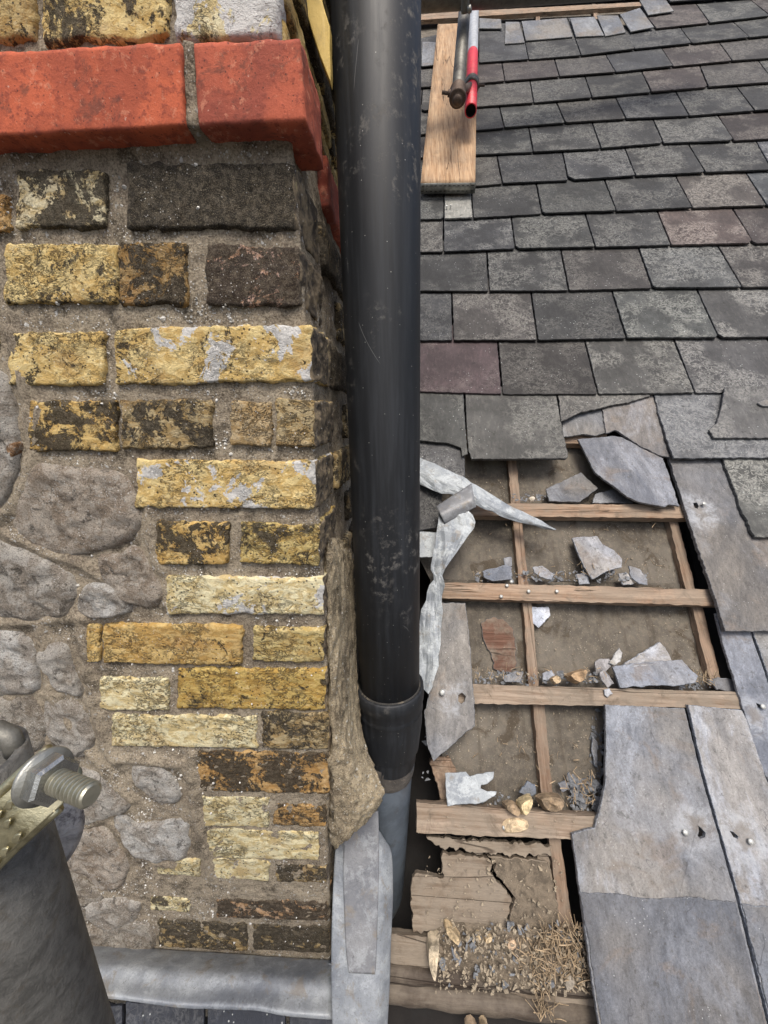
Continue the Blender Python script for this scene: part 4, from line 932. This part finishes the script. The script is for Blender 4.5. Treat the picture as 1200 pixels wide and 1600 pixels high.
loose('broken_slate', [(937, 1050), (944, 1045), (960, 1068), (950, 1075), (940, 1064)], BO, 'small leaf shaped slate piece at the lower left of the pile', 'broken slate', (.26, .25, .245, .3), group=GP_, th=.004)
loose('broken_slate', [(1108, 1062), (1122, 1058), (1146, 1062), (1156, 1082), (1120, 1078)], BO-.012, 'dark slate corner poking out at the right end of the third batten', 'broken slate', (.16, .165, .175, .3), group=GP_)
loose('broken_slate', [(784, 1058), (806, 1048), (818, 1052), (812, 1066), (790, 1066)], BO-.01, 'bluish slate chip above the third batten, left of the rafter', 'broken slate', PB, group=GP_, th=.004)
loose('broken_slate', [(848, 1052), (862, 1047), (868, 1056), (856, 1064), (848, 1062)], BO-.01, 'small pale slate chip left of the tan brick chip on the third batten', 'broken slate', PW, group=GP_, th=.004)
loose('broken_slate', [(944, 1078), (952, 1075), (958, 1084), (950, 1090), (945, 1086)], BO+.006, 'tiny pale slate chip lying on the face of the third batten', 'broken slate', PW, group=GP_, th=.003)
loose('broken_slate', [(811, 1238), (824, 1220), (836, 1226), (838, 1240), (830, 1245)], BO-.01, 'dark blue slate chip left of the rafter above the lowest batten', 'broken slate', (.13, .15, .18, .3), group=GP_, th=.004)
loose('broken_slate', [(872, 1224), (884, 1220), (890, 1232), (878, 1238)], BO-.02, 'bluish slate chip right of the rafter above the lowest batten', 'broken slate', PB, group=GP_, th=.004)
loose('broken_slate', [(926, 1150), (934, 1160), (934, 1200), (929, 1196), (924, 1170)], BO-BT-.01, 'thin slate sliver standing beside the large slates, above the notch', 'broken slate', PB, group=GP_, th=.003)
loose('broken_slate', [(705, 1479), (712, 1485), (722, 1500), (718, 1510), (709, 1500)], -.028, 'slim dark slate flake on the dirt below the rotten board', 'broken slate', (.14, .15, .165, .3), group=GP_, th=.003)
loose('broken_slate', [(1184, 629), (1196, 624), (1230, 624), (1228, 634), (1192, 634)], .026, 'small slate chip lying on a slate at the right edge of the picture', 'broken slate', PG, group=GP_, th=.004)
loose('lead_scrap', [(695, 1208), (728, 1206), (734, 1213), (750, 1209), (772, 1206), (771, 1217), (762, 1225), (752, 1227), (751, 1232), (762, 1237), (776, 1237), (775, 1242), (760, 1252), (744, 1257), (733, 1256), (699, 1260), (697, 1235)], BO+.004,
      'crumpled pale metal scrap with a hooked end, lying on the lowest batten', 'metal scrap', (.4, .42, .45, 1), mats=[ZN, ZN], th=.002, amp=.0015)
def lump(name, pts, off, h, col, label, cat, group=None, amp=.004, mat=OBJ):
    o = stone(name, pts, mat, None, base=off, bulge=h, frame=RF, fn=RP, nrm=RN, color=col+(1,), amp=amp, per=2, rings=4)
    o.data.polygons.foreach_set('use_smooth', [False]*len(o.data.polygons)); tag(o, label, cat, group); return o
CH = 'chunks of mortar and brick on the battens'
lump('mortar_chunk', [(808, 1262), (806, 1250), (818, 1242), (828, 1240), (826, 1255), (815, 1273)], -.012, .03, (.6, .48, .28), 'bright yellow mortar chunk sitting on the lowest batten', 'mortar chunk', CH)
lump('mortar_chunk', [(784, 1252), (800, 1250), (812, 1262), (808, 1274), (790, 1264)], -.014, .022, (.3, .22, .14), 'brown chunk beside the bright yellow mortar chunk', 'mortar chunk', CH)
lump('mortar_chunk', [(836, 1244), (850, 1238), (872, 1240), (880, 1256), (862, 1266), (848, 1264)], -.014, .022, (.26, .19, .12), 'dark mottled brick chunk right of the yellow mortar chunk', 'brick chunk', CH, amp=.008)
lump('brick_chunk', [(880, 1056), (898, 1048), (913, 1045), (912, 1058), (900, 1070)], -.016, .022, (.38, .26, .15), 'tan wedge of brick on the third batten, left of the slate pile', 'brick chunk', CH)
lump('mortar_chunk', [(858, 1060), (870, 1055), (876, 1064), (866, 1070)], -.016, .012, (.5, .38, .24), 'small pinkish mortar crumb left of the tan brick wedge', 'mortar chunk', CH)
lump('mortar_chunk', [(782, 1288), (790, 1278), (808, 1276), (826, 1282), (826, 1296), (800, 1302), (786, 1300)], -.0125, .006, (.55, .43, .28), 'flat splash of cream mortar stuck to the face of the lowest batten', 'mortar chunk', CH)
lump('mortar_chunk', [(824, 780), (832, 777), (836, 782), (828, 786)], BO-.01, .008, (.7, .62, .5), 'tiny cream crumb on the top batten beside the rafter', 'mortar chunk', CH)
WCH = 'splintered wood and brick chips on the dirt'
lump('wood_chip', [(694, 1436), (702, 1438), (718, 1456), (717, 1470), (706, 1464), (694, 1448)], -.034, .02, (.55, .42, .25), 'slanting straw coloured wood chip against the bottom of the rotten board', 'wood chip', WCH, .004)
lump('wood_chip', [(668, 1458), (677, 1454), (686, 1456), (684, 1490), (679, 1521), (673, 1512), (667, 1490)], -.035, .03, (.5, .42, .3), 'tall splintered wood chip standing on the ledge right of the lead strip', 'wood chip', WCH, .007)
lump('wood_chip', [(741, 1454), (748, 1453), (751, 1466), (744, 1468)], -.034, .014, (.55, .42, .25), 'small upright chip, left one of the pair below the board', 'wood chip', WCH)
lump('wood_chip', [(756, 1460), (766, 1455), (768, 1464), (757, 1470)], -.034, .014, (.62, .48, .3), 'small pale chip, right one of the pair below the board', 'wood chip', WCH)
lump('brick_chunk', [(790, 1468), (800, 1461), (806, 1470), (800, 1480), (791, 1478)], -.032, .012, (.55, .4, .27), 'pinkish lump on the dirt mound right of the small chips', 'brick chunk', WCH)
lump('mortar_chunk', [(877, 1520), (886, 1512), (896, 1522), (892, 1540), (880, 1542)], -.03, .014, (.42, .37, .3), 'grey lump half buried in the straw at the lower right of the mound', 'mortar chunk', WCH)
lump('wood_chip', [(725, 1592), (735, 1585), (745, 1600), (730, 1612)], -.03, .02, (.4, .3, .2), 'splintered chip at the bottom edge, left one', 'wood chip', WCH)
lump('wood_chip', [(748, 1590), (756, 1586), (762, 1600), (752, 1612)], -.03, .02, (.42, .32, .2), 'splintered chip at the bottom edge, right one', 'wood chip', WCH)
# roofing nails and a drop of mortar on the battens
NG = 'loose roofing nails on the battens'
for x, y, lb in [(792, 915, 'grey roofing nail head on the second batten beside the rafter'), (799, 909, 'paler roofing nail head standing above the second batten by the rafter'), (783, 932, 'nail head low on the second batten, left of the rafter'), (826, 924, 'nail head on the second batten just right of the rafter'), (870, 924, 'nail head on the second batten under the row of slate chips'), (788, 1293, 'round nail head in the mortar splash on the lowest batten')]:
    o = nail(x, y, BO+.004, .0042, None, 'roofing_nail'); tag(o, lb, 'nail', NG)
# ------------------------------------------------------------------ stuff: fine rubble, dust, twigs
def lichen():
    rr = random.Random(21); V = []; Fc = []
    boxes = [(x0-2, y0-2, x1+2, y1+2) for (x0, y0, x1, y1, *_r) in ROWS]
    n = 0
    while n < 3600:
        x, y = rr.uniform(-60, 522), rr.uniform(236, 1486)
        p = WP(x, y, 0.)
        if mn.noise(Vector((p[0]*14, 3.3, p[2]*14)))+.5*mn.noise(Vector((p[0]*45, 9.3, p[2]*45))) < rr.uniform(-.2, .55): continue
        inb = any(a_ < x < c_ and b_ < y < d_ for a_, b_, c_, d_ in boxes)
        if inb and rr.random() < .93: continue
        if x > float(np.interp(y, [q[1] for q in CPX], [q[0] for q in CPX]))-5: continue
        r_ = rr.uniform(.0005, .0022)*(1+.8*(rr.random() < .08)); out = .0005 if inb else -(.0045 if y < 1100 else .002)-.0002
        c = WP(x, y, out); b0 = len(V); k = 6; ph = rr.uniform(0, 6)
        V.append(c+np.array((0, -r_*.45-.0008, 0)))
        for i in range(k):
            q = r_*rr.uniform(.6, 1.2); V.append(c+np.array((q*math.cos(ph+i*1.047), .0012, q*math.sin(ph+i*1.047))))
        for i in range(k): Fc.append((b0, b0+1+i, b0+1+(i+1) % k))
        n += 1
    o = mesh('white_lichen_specks', V, Fc, mat_obj('lichen_crust', .95, 300), wall, WF, smooth=False, color=(.74, .73, .69, 1)); o['kind'] = 'stuff'
lichen()
def shards(name, regions, label, mat, seed, off=BO-BT-.016, cols=None):
    rr = random.Random(seed); V = []; Fc = []
    for (x0, y0, x1, y1, n, smin, smax, of) in regions:
        for _ in range(n):
            t = rr.random(); s = rr.gauss(0, .4) if True else 0; s = max(-1, min(1, s))
            x = x0+(x1-x0)*t; y = y0+(y1-y0)*rr.random()
            p = RP(x, y, of+rr.uniform(0, .006)); r_ = smin+(smax-smin)*rr.random()**2.5
            a_ = rr.uniform(0, 6.28); u = (RU*math.cos(a_)+RV*math.sin(a_)); v = np.cross(RN, u); tl = RN*rr.uniform(-.6, .6)
            u = nz(u+tl*rr.random()); w_ = nz(np.cross(u, v)); b0 = len(V); el = rr.uniform(.35, 1)
            ang = sorted(rr.uniform(0, 6.28) for _ in range(5))
            for g in ang: V.append(p+(u*math.cos(g)+v*math.sin(g)*el)*r_+w_*r_*.12)
            for g in ang: V.append(p+(u*math.cos(g)+v*math.sin(g)*el)*r_-w_*r_*.25)
            Fc.append(tuple(b0+i for i in range(5))); Fc.append(tuple(b0+9-i for i in range(5)))
            for i in range(5): Fc.append((b0+i, b0+5+i, b0+5+(i+1) % 5, b0+(i+1) % 5))
    o = mesh(name, V, Fc, mat, None, RF, smooth=False, color=cols or (.3, .3, .3, 1)); tag(o, label, 'debris', kind='stuff'); return o
shards('slate_rubble', [(740, 893, 1020, 908, 150, .002, .009, BO-.014), (742, 1050, 950, 1068, 170, .002, .009, BO-.016), (1060, 1062, 1110, 1076, 60, .002, .008, BO-.014), (800, 772, 860, 783, 50, .002, .006, BO-.016), (890, 1215, 944, 1270, 160, .003, .011, BO-.03), (740, 1235, 800, 1262, 30, .002, .007, BO-.014),
       (690, 1440, 920, 1540, 110, .002, .009, -.026), (660, 1120, 700, 1230, 40, .002, .008, -.06), (925, 1100, 945, 1230, 60, .003, .01, -.06)],
       'small crumbled slate and grit gathered along the tops of the battens', mat_obj('slate_crumbs', .7, 90), 5, cols=(.17, .18, .195, 1))
shards('mortar_crumbs', [(740, 820, 1060, 905, 130, .0008, .0028, BO-BT-.018), (740, 955, 1100, 1060, 130, .0008, .003, BO-BT-.018), (700, 1110, 930, 1240, 150, .0008, .003, BO-BT-.019), (740, 720, 900, 782, 110, .0008, .003, BO-BT-.018), (660, 1335, 870, 1450, 110, .0008, .0035, BO-BT+.005),
       (680, 1445, 925, 1552, 800, .001, .006, -.022), (700, 1340, 880, 1462, 160, .001, .005, BO-BT+.004), (740, 1050, 950, 1068, 60, .001, .005, BO-.012), (740, 893, 1020, 908, 50, .001, .005, BO-.012), (650, 1255, 940, 1310, 70, .0006, .0025, BO+.003), (660, 915, 1110, 945, 40, .0005, .0015, BO+.001), (740, 1075, 940, 1100, 60, .0005, .002, BO+.001), (560, 1100, 640, 1180, 0, .001, .002, 0)],
       'pale mortar crumbs and dust scattered over the underlay and battens', mat_obj('mortar_grit', .95, 200), 6, cols=(.33, .275, .2, 1))
def mound_off(x, y, p):
    t = math.exp(-((x-800)/90)**2)*.018+math.exp(-((x-880)/40)**2-((y-1500)/30)**2)*.018
    return t-.012+.005*fb(p, 70, 3)+.006*abs(fb(p, 30, 8))
o = field('dirt_mound', [(676, 1440), (892, 1452), (934, 1556), (672, 1520)], -.034, DT, amp=.004, sc=30, nx=90, ny=46, parent=None, fnoff=mound_off); tag(o, 'brown mound of dirt and mortar dust below the rotten board', 'dirt', kind='stuff')
def twigs(name, regions, label, mat, seed, col):
    rr = random.Random(seed); V = []; Fc = []
    for (x0, y0, x1, y1, n, L0, L1, of) in regions:
        for _ in range(n):
            p = RP(rr.uniform(x0, x1), rr.uniform(y0, y1), of+rr.uniform(0, .02)); a_ = rr.gauss(1.7, .9); L = rr.uniform(L0, L1); r_ = rr.uniform(.0004, .0011)
            d = nz(RU*math.cos(a_)+RV*math.sin(a_)+RN*rr.uniform(-.4, .5)); sd = nz(np.cross(d, RN)); bn = rr.uniform(-.3, .3); b0 = len(V); up = np.cross(sd, d)
            for k in range(5):
                t = k/4; c = p+d*L*t+sd*bn*L*t*t
                for g in range(3): V.append(c+(sd*math.cos(g*2.09)+up*math.sin(g*2.09))*r_)
            for k in range(4):
                for g in range(3): h = (g+1) % 3; Fc.append((b0+k*3+g, b0+k*3+h, b0+k*3+3+h, b0+k*3+3+g))
    o = mesh(name, V, Fc, mat, None, RF, color=col); tag(o, label, 'straw', kind='stuff')
twigs('straw', [(850, 1450, 915, 1540, 260, .006, .03, -.03), (810, 1470, 880, 1530, 90, .006, .022, -.03), (835, 1540, 870, 1600, 50, .008, .03, -.03), (740, 880, 1040, 905, 26, .006, .02, BO-.005), (740, 1045, 960, 1066, 36, .006, .022, BO-.005), (760, 820, 1050, 900, 14, .004, .015, BO-BT-.016), (1080, 1055, 1120, 1072, 40, .006, .02, BO-.01), (880, 1215, 930, 1260, 50, .005, .02, -.03), (700, 1150, 920, 1240, 20, .004, .015, BO-BT-.016)],
      'dry straw and twigs tangled on the mound and along the battens', OBJ, 9, (.4, .3, .19, 1))
# loose timber by the pipe in the dark gap
rslab('rafter_end', [(672, 1188), (700, 1180), (712, 1200), (716, 1262), (690, 1262), (684, 1230)], -.05, th=.03, mats=[WR, WR], amp=.004, label='splintered rafter end by the pipe')

# ================================================================== SOIL PIPE
PXY = np.array([-.0488, .6025])
pipe = thing('soil_pipe', 'black plastic soil pipe standing upright in front of the roof, with a ribbed socket', 'pipe', (PXY[0], PXY[1], -1.1))
def pz(y, Y=None): return PY(605, y, Y or PXY[1]-.055)[2]
zc = pz(1112)
lathe('pipe_body', (PXY[0], PXY[1], zc-.02), (0, 0, 1), [(.053, 0), (.055, .001), (.055, .3), (.055, .7), (.055, 1.9), (.05, 1.9)], PV, pipe, 96, frame=ID)
k_ = lambda y: pz(y, PXY[1]-.06)-zc
lathe('socket_collar', (PXY[0], PXY[1], zc), (0, 0, 1), [(.0565, .012), (.0590, .0165), (.0625, .013), (.0632, .002), (.0628, -.01), (.0605, -.014), (.0605, -.026), (.0600, -.028), (.0617, -.032), (.0600, -.036), (.0600, -.055), (.0598, -.065), (.0575, -.085), (.054, -.12)], PV, pipe, 96, frame=ID)
lathe('seal_ring', (PXY[0], PXY[1], zc+.008), (0, 0, 1), [(.0545, 0), (.0580, .003), (.0572, .0075), (.0545, .0085)], mat_simple('dirty_rubber_seal', (.035, .033, .03), .85, 0, .4, (.14, .12, .09), .8, 120), pipe, 64, frame=ID, rnoise=.02)
axd = nz(np.array((-.06, .02, -1)))
lathe('lower_pipe', (PXY[0], PXY[1], zc-.075), axd, [(.0555, 0), (.053, .03), (.0525, .075), (.0505, .082)], PV, pipe, 72, frame=ID)
lathe('pipe_joint', (PXY[0]-.004, PXY[1]+.001, zc-.125), axd, [(.051, 0), (.0525, .01), (.0522, .05), (.0500, .06)], mat_simple('dusty_joint', (.1, .09, .08), .9, 0, .6, (.2, .17, .14), .8, 60, .003), pipe, 64, frame=ID)
lathe('lower_pipe', (PXY[0]-.005, PXY[1]+.002, zc-.14), axd, [(.0525, 0), (.0528, .02), (.0505, .024), (.0490, .05), (.0485, .5), (.0485, .9)], GP, pipe, 72, frame=ID)['label'] = 'grey lower pipe going into the roof'

# ================================================================== SCAFFOLD ON THE ROOF
def ZW(y): return None
def RP_(x, y, o): return RP(x, y, o)
bd = thing('scaffold_board', 'worn timber scaffold board with a metal end band lying up the slates', 'scaffold board', RP(700, 287, .03))
q = [RP(657, 285, .055), RP(743, 284, .055), RP(746, 35, .055), RP(684, 37, .055)]
rblock('board', q, RN, .034, WS, bd, np.array([RV, -RU, RN]), r=.002, res=.03, amp=.001, sc=20, resz=.02)
qq = [RP(656.5, 286.5, .0562), RP(743.5, 285.5, .0562), RP(743.5, 284, .0562), RP(656.5, 285, .0562)]
bq0, bq1 = RP(656, 286, .0565), RP(744, 285, .0565)
dn = -RV*.0025
bandp = [bq0-RN*.036+dn, bq1-RN*.036+dn, bq1+dn, bq0+dn]
rblock('end_band', bandp, -RV, .0016, GV, bd, np.array([RU, RN, -RV]), r=.0005, res=.02, amp=.0004)
for rowo in (.009, .027):
    for i in range(12):
        t = (i+.7)/12.4; c = bq0*(1-t)+bq1*t-RN*rowo+dn-RV*.0002
        slab('band_slot', [c-RU*.0055-RN*.0011, c+RU*.0055-RN*.0011, c+RU*.0055+RN*.0011, c-RU*.0055+RN*.0011], .0006, [DK, DK], bd, np.array([RU, RN, -RV]), -RV, step=0, ch=.0001)
def tube_px(name, a_, b_, mat, r, label, cat, group=None, t=.004, off0=None, extend=0.):
    pa, pb = np.array(a_), np.array(b_); ax = pb-pa; L = np.linalg.norm(ax); ax = ax/L
    o = lathe(name, pa, ax, pipe_prof(r, L, t), mat, None, 40); tag(o, label, cat, group); return o
R_ = .0242
def at_r(x, y, wpx, dia=.0484): return PD(x, y, dia*F/wpx)
SG = 'scaffold tubes standing on the roof'
Db = at_r(715, 152, 20.); Dt = at_r(728, -10, 18.)
tube_px('scaffold_tube', Db, Db+(Dt-Db)*1.5, GD, R_, 'dull olive steel tube slanting up from the coupler on the board', 'scaffold tube', SG)
Rb = at_r(735.5, 173, 18.6); Rt = at_r(741, 12, 14.2)
red = thing('scaffold_tube', 'scaffold tube painted red and white standing on the board, its open end facing down', 'scaffold tube', Rb, SG)
ax = nz(Rt-Rb); LL = np.linalg.norm(Rt-Rb)
def along(y):  # fraction along the tube whose centre shows at pixel row y
    best = min((abs((800+F*(M3.T@(Rb+ax*LL*t))[1]/(M3.T@(Rb+ax*LL*t))[2])-y), t) for t in np.linspace(-.1, 1.3, 281)); return best[1]
f1 = along(84)
lathe('painted_end', Rb, ax, [(R_-.004, .0), (R_-.001, 0), (R_, .001), (R_, LL*f1)], REDP, red, 40)
lathe('tube_bore', Rb+ax*.004, ax, [(.0002, .02), (R_-.004, .02), (R_-.0038, -.003)], DK, red, 40)
lathe('bare_tube', Rb+ax*LL*f1, ax, [(R_+.0002, 0), (R_+.0002, LL*(1.6-f1))], mat_simple('whitish_galvanised_tube', (.52, .54, .55), .4, .3, .4, (.3, .3, .3), .4, 40), red, 40)
# coupler joining the two
ym = along(133); cc = Rb+ax*LL*ym
cpl = thing('scaffold_coupler', 'rusty swivel coupler clamping the red and white tube to the olive tube', 'coupler', cc)
lathe('clamp_band', cc-ax*.024, ax, [(R_+.001, 0), (R_+.006, .0), (R_+.0075, .006), (R_+.005, .012), (R_+.005, .036), (R_+.0075, .042), (R_+.006, .048), (R_+.001, .048)], GD, cpl, 32)
ad = nz(Dt-Db); c2 = Db+ad*.02
lathe('clamp_band', c2-ad*.03, ad, [(R_*.3, -.012), (R_*.8, -.008), (R_+.001, 0), (R_+.006, .0), (R_+.0075, .006), (R_+.005, .012), (R_+.005, .04), (R_+.0075, .046), (R_+.006, .052), (R_+.001, .052)], RUST, cpl, 32)
mid = (cc+c2)/2; dv = nz(c2-cc)
lathe('swivel_pin', cc+dv*R_, dv, [(.0001, 0), (.014, 0), (.014, max(.01, np.linalg.norm(c2-cc)-2*R_)), (.0001, max(.01, np.linalg.norm(c2-cc)-2*R_))], RUST, cpl, 20)
lathe('bolt', c2-nz(M3[:, 0])*(R_+.002), -nz(M3[:, 0]+.15*M3[:, 1]), [(.0001, 0), (.011, 0), (.011, .012), (.006, .012), (.006, .035), (.0001, .035)], RUST, cpl, 6)
lathe('bolt', cc+nz(M3[:, 0])*(R_+.002), nz(M3[:, 0]), [(.0001, 0), (.009, 0), (.009, .01), (.005, .01), (.005, .03), (.0001, .03)], RUST, cpl, 6)
lathe('lug', c2-ad*.032+RN*.0, -ad, [(.02, 0), (.018, .01), (.01, .016), (.0001, .018)], RUST, cpl, 20)
# horizontal tube across the top
Ha = PD(600, -11, 1.42); Hb = PD(900, -30, 1.5)
hd = Hb-Ha
o = lathe('scaffold_tube', Ha-hd*1.2, nz(hd), pipe_prof(.055*.98, np.linalg.norm(hd)*3.2, .005), GD, None, 48); tag(o, 'thick dark olive tube running level across the very top, right of the pipe', 'scaffold tube', 'level tubes at the top')
tcp = thing('scaffold_coupler', 'small greenish coupler on the level tube at the very top', 'coupler', PD(727, 5, 1.34))
lathe('clamp_band', PD(727, 20, 1.38), nz(PD(727, -20, 1.33)-PD(727, 20, 1.38)), [(.0001, 0), (.014, 0), (.016, .01), (.013, .03), (.017, .045), (.013, .08), (.0001, .08)], GD, tcp, 12)
lathe('bolt', PD(731, 16, 1.36), M3[:, 0]-M3[:, 2]*.5, [(.0001, 0), (.01, 0), (.01, .012), (.0001, .012)], GV, tcp, 6)

# ================================================================== FOREGROUND SCAFFOLD POLE
dl = np.array((0, 0, -1.))
pc = PD(26, 1450, .2)
ztop = PD(8, 1178, .18)[2]-pc[2]
pole = tag(lathe('scaffold_pole', (pc[0], pc[1], pc[2]-.9), (0, 0, 1), [(R_, 0), (R_, .5), (R_, .9), (R_, .9+ztop), (R_-.004, .9+ztop), (R_-.004, .6)], GPOLE, None, 64, frame=ID), 'scratched grey steel scaffold pole upright in the near left corner', 'scaffold pole')
cp = thing('scaffold_coupler', 'gold plated scaffold coupler with a big threaded bolt in the near left foreground', 'coupler', pc+np.array((0, 0, .1)))
def mm(x, y, D): return PD(x, y, D)
def strap(pts, ups, th, mat, nm, n=5):
    """band: pts = centre points, ups = half-width vectors"""
    rows = [[c-u, c-u*.45, c+u*.45, c+u] for c, u in zip(pts, ups)]
    nn = nz(-np.array(pts[len(pts)//2])); return sheet(nm, rows, th, mat, cp, ID, nn, amp=.0003, sc=60, sub=n)
# the flap: runs from the pole, lower left, up to the bolt boss
UP_ = M3 @ np.array((.69, .72, .05))
cs = [(-70, 1357, .160), (-30, 1318, .158), (10, 1281, .158), (45, 1249, .161), (78, 1216, .166), (100, 1194, .171), (110, 1184, .174)]
strap([mm(*c) for c in cs], [-UP_*h_ for h_ in (.0108, .0108, .0108, .0112, .0118, .0105, .0075)], .004, GZ, 'coupler_flap')
for (x0, y0, x1, y1, ww, D0) in [(-60, 1300, 78, 1170, .0022, .156), (-60, 1411, 92, 1262, .0024, .157), (-60, 1374, 40, 1278, .0009, .1555)]:
    sweep('flap_rib', [mm(x0+(x1-x0)*t, y0+(y1-y0)*t-5*math.sin(t*3.1), D0+.008*t) for t in np.linspace(0, 1, 12)], ww, GZ, cp, 10)
for i, (x, y) in enumerate([(14, 1258), (-4, 1275), (10, 1288), (26, 1310), (6, 1332), (-10, 1350)]):
    stone('embossed_mark', [(x-8, y+6), (x-3, y-6), (x+8, y-9), (x+5, y+1), (x+3, y+8)], GZ, cp, base=0, bulge=.0014, frame=ID, fn=lambda a_, b_, c: mm(a_, b_, .1568), nrm=-nz(mm(10, 1310, 1)), per=3, rings=4, amp=.0001)
# bolt
B0 = mm(72, 1214, .156); B1 = mm(143, 1243, .146); ba = nz(B1-B0); BL = np.linalg.norm(B1-B0)
lathe('washer', B0-ba*.002, ba, [(.0001, 0), (.0104, 0), (.0108, .0008), (.0104, .0022), (.0001, .0024)], GV, cp, 48)
lathe('nut', B0, ba, [(.0001, 0), (.0090, 0), (.0093, .0008), (.0093, .0062), (.0080, .0075), (.0001, .0078)], mat_simple('bright_nut_plating', (.5, .5, .47), .25, .9, .5, (.1, .08, .05), .4, 80, .0005), cp, 6, smooth=False)
pr = [(.0001, .004), (.0042, .004)]; h = .006
while h < BL-.0012: pr += [(.0032, h), (.0032, h+.0007), (.0046, h+.0012), (.0046, h+.0018), (.0032, h+.0023)]; h += .00235
pr += [(.0041, BL-.0008), (.0034, BL), (.0001, BL)]
lathe('threaded_stud', B0, ba, pr, mat_simple('stud_plating', (.52, .5, .4), .32, .8, .4, (.12, .1, .06), .5, 120, .0003), cp, 72, smooth=False)
# knuckle and body of the coupler behind the flap
sweep('hinge_lug', [mm(-30, 1150, .185), mm(-4, 1142, .185), mm(14, 1152, .185), mm(22, 1166, .185), mm(16, 1182, .185)], [.004, .0048, .0048, .0045, .0025], GD, cp, 16, amp=.0006)
# second tube held behind, its speckled side showing
T0 = mm(66, 1316, .235); T1 = T0+M3 @ np.array((-.12, .03, .06))
o = lathe('scaffold_tube', T0, nz(T1-T0), [(.0001, .0), (.019, -.0), (R_-.001, .001), (R_, .004), (R_, .13)], mat_simple('speckled_galvanising', (.5, .48, .47), .4, .5, .9, (.07, .06, .07), .9, 55, .002), None, 48)
tag(o, 'blotchy galvanised tube end poking out behind the near scaffold pole', 'scaffold tube')

# lower left: dark slates below the apron flashing
for i in range(5):
    x = -60+i*128
    rslab('slate', [(x, 1566), (x+122, 1572), (x+122, 1760), (x, 1755)], 0, col=(.03, .034, .045, .3), offs=[-.02, -.02, -.006, -.006], mats=[SLO, SLE])
# ground far below the roof
g = mesh('ground', [(-150, -150, -6.5), (150, -150, -6.5), (150, 150, -6.5), (-150, 150, -6.5)], [(0, 1, 2, 3)], mat_simple('ground_paving', (.1, .095, .085), .9, 0, .5, (.06, .055, .05), .4, 2), smooth=False)
g['kind'] = 'structure'
